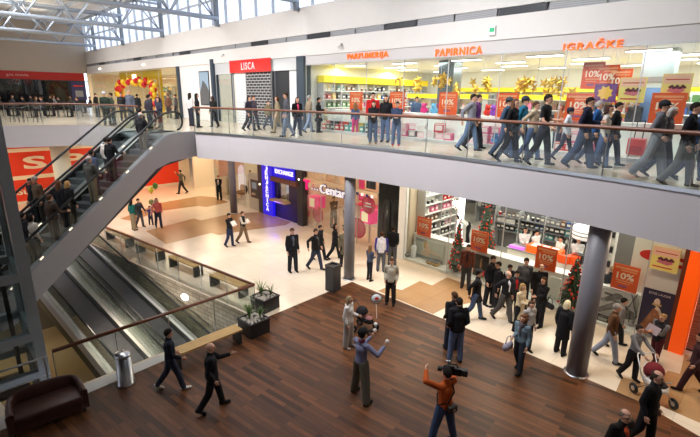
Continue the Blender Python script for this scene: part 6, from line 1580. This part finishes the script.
# --- riders on the escalators
FU = 71
def rider(key, hx, off, l, H, label, yaw=FU, **kw):
    l = .3 + (l - .5) * .75; H *= .97
    p = esc_point(hx, off, l, H); o, info = person(label, p, H, R(yaw), vox=.02, **kw); info['root'] = o; INFO[key] = info
rider('e1', 140, 0, .62, 1.76, 'grey haired man in black jacket nearing the top of the escalator', top=('jacket', (28, 28, 31)), bot=('trousers', (92, 84, 74)), hair=('thin', GR), arms=('d', 'rail'))
rider('e2', 108.5, 0, .6, 1.72, 'man in black holding the handrail halfway up the nearer escalator', top=('jacket', (24, 24, 28)), bot=('trousers', (44, 46, 52)), hair=('short', DK), arms=('d', 'rail'))
rider('e3', 104.5, 0, .95, 1.7, 'person in white shirt just beyond the man in black on the escalator', top=('shirt', (216, 206, 196)), bot=('trousers', (60, 60, 66)), hair=('short', DK))
rider('e4', 90.5, 0, .95, 1.72, 'man in grey blue jacket behind the balding rider', top=('jacket', (74, 84, 108)), bot=('jeans', (60, 64, 76)), hair=('short', DK))
rider('e5', 87.8, 0, .5, 1.78, 'balding man in grey olive jacket on the middle of the escalator', top=('jacket', (84, 82, 76)), bot=('trousers', (128, 118, 100)), hair=('thin', GR), arms=('d', 'rail'), fat=.02)
rider('e6', 57.5, 0, .95, 1.66, 'woman with long brown hair in black jacket on the escalator', top=('jacket', (26, 25, 28)), bot=('trousers', (36, 36, 42)), hair=('long', (104, 66, 44)))
rider('e7', 66.5, 0, .5, 1.66, 'blonde woman in black coat on the escalator', top=('coat', (28, 27, 29)), bot=('trousers', (44, 42, 44)), hair=('bob', (176, 136, 84)))
rider('e8', 48.5, 0, .55, 1.74, 'man in brown leather jacket low on the nearer escalator', top=('jacket', (68, 52, 42)), bot=('trousers', (50, 48, 50)), hair=('short', BR), arms=('d', 'rail'), fat=.02)
rider('e9', 34, 1.3, .45, 1.76, 'grey haired man in brown jacket riding the farther escalator', yaw=251, top=('jacket', (96, 76, 58)), bot=('trousers', (56, 52, 50)), hair=('short', (150, 144, 138)))
rider('e10', 29.5, 1.3, .7, 1.68, 'person in black jacket beside the grey haired man on the farther escalator', yaw=251, top=('jacket', (24, 24, 27)), bot=('trousers', (30, 30, 34)), hair=('short', DK))
rider('e11', 29.5, 0, .55, 1.66, 'woman in cream top with a strap near the foot of the escalator', top=('sweater', (206, 196, 182)), bot=('trousers', (40, 42, 50)), hair=('bob', DK), extra=(('sash', (40, 36, 36)),))
rider('e12', 21, 0, .95, 1.7, 'dark haired person in dark coat beside the woman in cream', top=('coat', (36, 35, 38)), bot=('trousers', (34, 34, 40)), hair=('short', DK))
rider('e13', 139, 0, 1.0, 1.7, 'person in dark grey stepping off at the top of the escalator', top=('jacket', (46, 44, 48)), bot=('trousers', (40, 40, 46)), hair=('short', DK))
P('e14', 147.5, 130, 100, 60, 'person in dark plum coat waiting at the head of the escalator', level=UP, top=('coat', (50, 46, 54)), bot=('trousers', (44, 44, 50)), hair=('short', DK), lo=1.6)
P('e15', 158, 131, 104.5, -120, 'woman in dark jacket leaning on the newel at the escalator head', level=UP, top=('jacket', (44, 46, 60)), bot=('jeans', (78, 78, 76)), hair=('long', DK), arms=('rail', 'd'), lo=1.5)

# ------------------------------------------------------------------ things the people carry
i = INFO['juggler']
for n, (p, lb) in enumerate(((i['hr'] + Vector((0, 0, .03)), 'white juggling ball in the raised right hand'), (i['hl'] + Vector((.02, .05, .05)), 'white juggling ball low above the left hand'), (i['hl'] + Vector((.03, .05, .2)), 'white juggling ball flying highest above the left hand'))):
    m = MB(); m.ell((0, 0, 0), .045, 14, 9); tag(m.build('juggling_ball', mat('ball white', (240, 236, 228), .4), None, True, p), lb, 'ball', 'juggling balls')
# pushchair of the person in white
i = INFO['white']; M = i['M']; fw = Vector((math.cos(R(-25)), math.sin(R(-25)), 0)); c0 = i['root'].location
def pushchair(label, c, yaw, body, hood, inner, z=0.006, k=1.0):
    t = thing('pushchair', label, 'pushchair', (c.x, c.y, z), yaw); t.scale = (k, k, k)
    m = MB()
    for y in (-.24, .24):
        m.tube([(-.42, y, 1.02), (-.2, y, .62), (.34, y, .14)], .016, 7); m.tube([(-.3, y, .14), (.05, y, .5), (.2, y, .62)], .016, 7)
    m.tube([(-.42, -.24, 1.02), (-.46, -.2, 1.05), (-.46, .2, 1.05), (-.42, .24, 1.02)], .018, 8)
    m.build('frame', CHROME if sum(body) > 200 else DARKSTEEL, t, True)
    for x in (-.3, .36):
        for y in (-.27, .27):
            m = MB(); m.M = Matrix.Translation((x, y, .14)) @ Matrix.Rotation(R(90), 4, 'X'); m.lathe([(.05, -.02), (.13, -.024), (.14, 0), (.13, .024), (.05, .02)], 18); w_ = m.build('wheel', RUBBER, t, True)
            m = MB(); m.M = Matrix.Translation((x, y, .14)) @ Matrix.Rotation(R(90), 4, 'X'); m.lathe([(.0, -.03), (.06, -.03), (.06, .03), (0, .03)], 12); m.build('hub', CHROME, w_)
    m = MB(); m.limb((-.12, 0, .52), (.22, 0, .46), (.16, .2, .12), (.14, .19, .1)); m.limb((-.16, 0, .56), (-.24, 0, .82), (.09, .2, .1), (.07, .19, .09)); m.build('seat', cloth(body), t, True)
    m = MB(); e = MB(); e.ell((0, 0, 0), (.23, .23, .22), 18, 12)
    m.v = [(-.1 + p[0], p[1], .76 + max(p[2], -.02 - .2 * (p[0] < 0))) for p in e.v]; m.f = e.f; m.mi = e.mi; m.build('hood', cloth(hood), t, True)
    m = MB(); m.limb((.0, 0, .6), (.22, 0, .56), (.12, .15, .06), (.1, .14, .05)); m.build('blanket', cloth(inner), t, True)
    return t
pushchair('dark pushchair with pink blanket standing beyond the person in white', ground(364, 331), R(-25), (34, 32, 34), (36, 34, 36), (176, 120, 118), k=.8)
i = INFO['pram']; fw = Vector((math.cos(R(-84)), math.sin(R(-84)), 0))
pushchair('white and black pram with dark red hood pushed by the woman in stripes', i['root'].location + fw * .74, R(-84), (222, 214, 204), (104, 30, 36), (40, 38, 40), .004, .92)
# round foil balloon
p = at_depth(376.4, 298.6, 11.9)
t = thing('balloon', 'round white foil balloon with dark green rim and red mark above the parquet', 'balloon', tuple(p), R(-90))
t.rotation_euler = (0, 0, 0)
m = MB(); m.M = Matrix.Rotation(R(90), 4, 'X'); m.lathe([(0, -.06), (.09, -.052), (.15, -.02), (.158, 0), (.15, .02), (.09, .052), (0, .06)], 28); m.build('foil', mat('foil white', (226, 230, 228), .3), t, True)
m = MB(); m.tube([(.152 * math.cos(a * .2618), 0, .152 * math.sin(a * .2618)) for a in range(25)], .018, 8); m.build('rim', mat('rim green', (36, 74, 66), .4), t, True)
m = MB(); m.prism_y([(-.05, .0), (.06, .0), (.06, .06), (.0, .075), (-.05, .05)], -.068, -.05); m.build('mark', RED, t); m = MB(); m.box(-.07, .08, -.066, -.05, -.04, -.022); m.build('print_line', GREY, t)
m = MB(); hnd = c0 + Vector((.75, -.2, 1.0)) - p; m.tube([(0, 0, -.15), tuple(hnd * .5 + Vector((0, 0, -.1))), tuple(hnd)], .004, 5); m.build('string', WHITE, t)
# shoulder camera and belt pouch
i = INFO['camera']; M = i['M']
t = thing('video_camera', 'black shoulder video camera with fluffy microphone held by the cameraman', 'camera', tuple(M @ Vector((.02, -.16, 1.56))), R(165)); t.scale = (.8, .8, .8)
m = MB(); m.box(-.2, .16, -.07, .07, -.02, .17); m.build('body', BLACK, t, bevel=.015)
m = MB(); m.box(-.34, -.2, -.065, .065, -.01, .15); m.build('battery', DARK, t, bevel=.01)
m = MB(); m.M = Matrix.Translation((.16, 0, .07)) @ Matrix.Rotation(R(90), 4, 'Y'); m.lathe([(.05, 0), (.06, .05), (.065, .16), (.06, .2)], 16); m.build('lens', RUBBER, t, True)
m = MB(); m.tube([(-.1, 0, .17), (-.08, 0, .24), (.12, 0, .24), (.14, 0, .17)], .018, 8); m.build('handle', BLACK, t, True)
m = MB(); m.limb((.0, .1, .22), (.2, .1, .22), .032, .032); m.build('microphone', CHAR and mat('fluffy mic', (44, 44, 46), .95, bump=1.0, scale=60), t, True)
m = MB(); m.box(.06, .2, .06, .2, .1, .2); m.build('viewfinder', BLACK, t, bevel=.01)
m = MB(); m.limb((.1, 0, .3), (.16, 0, .3), .035, .03); m.tube([(.12, 0, .24), (.12, 0, .3)], .01, 6); m.build('lamp_head', CHROME, t, True)
t = thing('belt_pouch', 'small black pouch hanging behind the waist of the cameraman', 'pouch', tuple(M @ Vector((-.19, .0, 1.0))), R(122)); m = MB(); m.box(-.05, .04, -.1, .1, -.07, .07); m.build('body', BLACK, t, bevel=.02); m = MB(); m.box(-.06, -.05, -.03, .03, -.02, .02); m.build('buckle', CHROME, t)
# bags, papers and little balloons
def bag(label, p, yaw, w, h, col, name='shoulder_bag'):
    t = thing(name, label, 'bag', tuple(p), yaw); m = MB(); m.limb((-w * .3, 0, h * .3), (w * .3, 0, h * .3), (w * .25, .07, h * .32), (w * .25, .07, h * .32)); m.build('body', cloth(col), t, True)
    m = MB(); m.tube([(-w * .35, 0, h * .5), (-w * .2, 0, h * 1.1), (w * .2, 0, h * 1.1), (w * .35, 0, h * .5)], .012, 6); m.build('handle', cloth([int(c * .7) for c in col]), t, True); return t
def at(key, x, y, z): return INFO[key]['M'] @ Vector((x, y, z))
bag('pale patterned bag carried by the woman with curly hair', at('curly', .2, -.24, .62), R(215), .34, .34, (176, 172, 190))
bag('black shoulder bag of the dark haired woman in black coat', at('womanb', -.05, .28, .78), R(110), .34, .3, (34, 32, 34))
bag('dark shoulder bag at the hip of the woman in white jumper', at('u27', .0, .26, .92), R(-40), .3, .26, (40, 38, 44))
bag('dark bag carried by the person in long black coat', at('u11', .02, -.28, .55), R(0), .34, .3, (30, 30, 34))
bag('small black bag at the waist of the long haired walker', at('u20', -.08, .28, .92), R(-45), .28, .24, (26, 26, 30))
def paper(label, p, yaw, w, h, col, nm='leaflet'):
    t = thing(nm, label, 'paper', tuple(p), yaw); t.rotation_euler = (0, R(-35), yaw); m = MB(); m.box(-.004, .004, -w / 2, 0, 0, h); m.box(-.004, .004, 0, w / 2, 0, h); m.build('sheet', mat('paper %d %d %d' % col, col, .6), t); m = MB(); m.box(-.008, -.004, -w * .4, -w * .1, h * .2, h * .8); m.box(-.008, -.004, w * .1, w * .4, h * .2, h * .8); m.build('print', GREY, t)
paper('white paper read by the woman in black top', at('reader', .36, 0, 1.14), R(-25), .3, .24, (238, 236, 228))
paper('pale paper held by the man in dark vest', at('vest', .36, 0, 1.14), R(-15), .24, .2, (232, 226, 214))
paper('open magazine held by the fair haired woman in tracksuit top', at('maroon', .36, 0, 1.16), R(195), .34, .22, (150, 140, 156), 'magazine')
for px, py, cn, lb in ((151, 190, (236, 206, 60), 'small yellow balloon on a stick above the child'), (155.2, 185.8, (96, 140, 50), 'small green balloon on a stick above the woman in salmon pink'), (151.3, 202, (150, 150, 70), 'small olive balloon low on a stick beside the child')):
    q = INFO['mother']['root'].location; p = at_depth(px, py, q.y + .05); t = thing('stick_balloon', lb, 'balloon', tuple(p)); m = MB(); m.ell((0, 0, 0), (.13, .13, .16), 14, 9); m.limb((0, 0, -.15), (0, 0, -.18), .02, .03, 6, 4); m.build('balloon', mat('small balloon %d %d %d' % cn, cn, .3), t, True)
    m = MB(); h = INFO['mother']['hr'] - p; m.tube([(0, 0, -.17), tuple(h)], .006, 5); m.build('stick', WHITE, t)
bag('grey carry bag on the tiles beside the man at the right edge', at('edge', -.3, .34, .03), R(30), .36, .34, (60, 66, 90), 'carry_bag')
def aim(o, target): o.rotation_euler = (Vector(target) - o.location).to_track_quat('-Z', 'Y').to_euler()
# ------------------------------------------------------------------ light
w = bpy.data.worlds.new('world'); bpy.context.scene.world = w; w.use_nodes = True
bg = w.node_tree.nodes['Background']; bg.inputs['Color'].default_value = (*lin((226, 236, 255)), 1); bg.inputs['Strength'].default_value = 2.6
# added fill lamps under the roof, standing in for soft daylight
for s, n, p in ((-20, 8, 640), (-8, 9, 1000), (4, 9, 1300), (14, 8, 1100), (-14, 18, 330), (4, 20, 120)):
    q = W(s, n, ROOF - .35); area('hall_fill', q, 6, p, (248, 247, 250), (R(36) if n < 12 else 0, 0, FANG), sy=3, spread=120 if n < 12 else 180)
# downlights in the soffit over the ground floor walkway
for s, n in ((-7, 2.2), (-3, 2.4), (1, 2.6), (5, 2.2), (9, 1.7), (12.5, 1.6), (16, 1.7), (19.5, 1.9), (23, 2.2)):
    area('downlight', W(s, n, SOFF - .03), .7, 52, (255, 232, 204))
for x, y, p in ((-12, 27, 85), (-10, 31, 85), (-15, 29, 75), (-19, 23.5, 80), (-12, 36, 90), (-22, 20, 70)):
    area('downlight', (x, y, SOFF - .03), 1.0, p, (255, 222, 178))
o_ = area('hall_fill', Vector((-12, 10.5, ROOF - .35)), 5, 650, (250, 250, 252), sy=3, spread=110); aim(o_, (-15.5, 23, 4.5))  # added lamp, aimed to brighten the fascia of the left slab
# upper walkway and shops
for s in (-26, -20, -14): area('shop_light', W(s, -3, 8.0), 3, 300, (255, 238, 212))
for s in (-2, 2): area('shop_light', W(s, 1.2, 8.4), 1, 30, (255, 246, 232))
for s in (6, 10, 14, 18, 22):
    for n in (-2, -6): area('store_light', W(s, n, 8.02), 2.6, 125, (246, 250, 255))
for s in (12, 15, 18, 22):
    for n in (-1.2, -5, -9): area('store_light', W(s, n, SOFF - .06), 2.2, 75, (255, 248, 236))
for s, n, p, c in ((5, -2, 45, (255, 222, 196)), (8, -2, 45, (255, 222, 196)), (-3, -3, 70, (255, 246, 226))):
    area('store_light', W(s, n, SOFF - .06), 1.6, p, c)
aim(area('shaft_fill', V(4.2, 2.9, -.1), .8, 80, (255, 238, 212)), V(3.2, 0, -1.3)); area('shaft_fill', V(9, 4.5, -1.0), 1.2, 30, (255, 226, 180))  # lamps added out of view to brighten the brick wall and shaft
for s in (-23, -15.5, -7.6, .2): area('roof_fill', W(s, 7, 11.3), 1.2, 150, (255, 246, 232), (R(180), 0, 0), sy=8)  # upward lamps added to brighten the underside of the roof

# ------------------------------------------------------------------ camera and look
cam = bpy.data.cameras.new('camera'); cam.sensor_width = 36; cam.lens = FPX / 700 * 36; cam.clip_start = .05; cam.clip_end = 300
co = bpy.data.objects.new('camera', cam); C.objects.link(co)
co.matrix_world = Matrix.Translation((0, 0, CAM_Z)) @ Matrix.Rotation(R(90) - PITCH, 4, 'X') @ Matrix.Rotation(R(ROLL), 4, 'Z')
sc = bpy.context.scene; sc.camera = co
sc.view_settings.view_transform = 'Standard'; sc.view_settings.look = 'None'; sc.view_settings.gamma = 1; sc.view_settings.use_curve_mapping = False
sc.view_settings.exposure = 0.0
sc.cycles.use_denoising = True; sc.cycles.max_bounces = 8; sc.cycles.transparent_max_bounces = 24; sc.cycles.caustics_reflective = False; sc.cycles.caustics_refractive = False
sc.cycles.sample_clamp_indirect = 4

bpy.data.objects.remove(_tmp); bpy.data.scenes.remove(WORK)
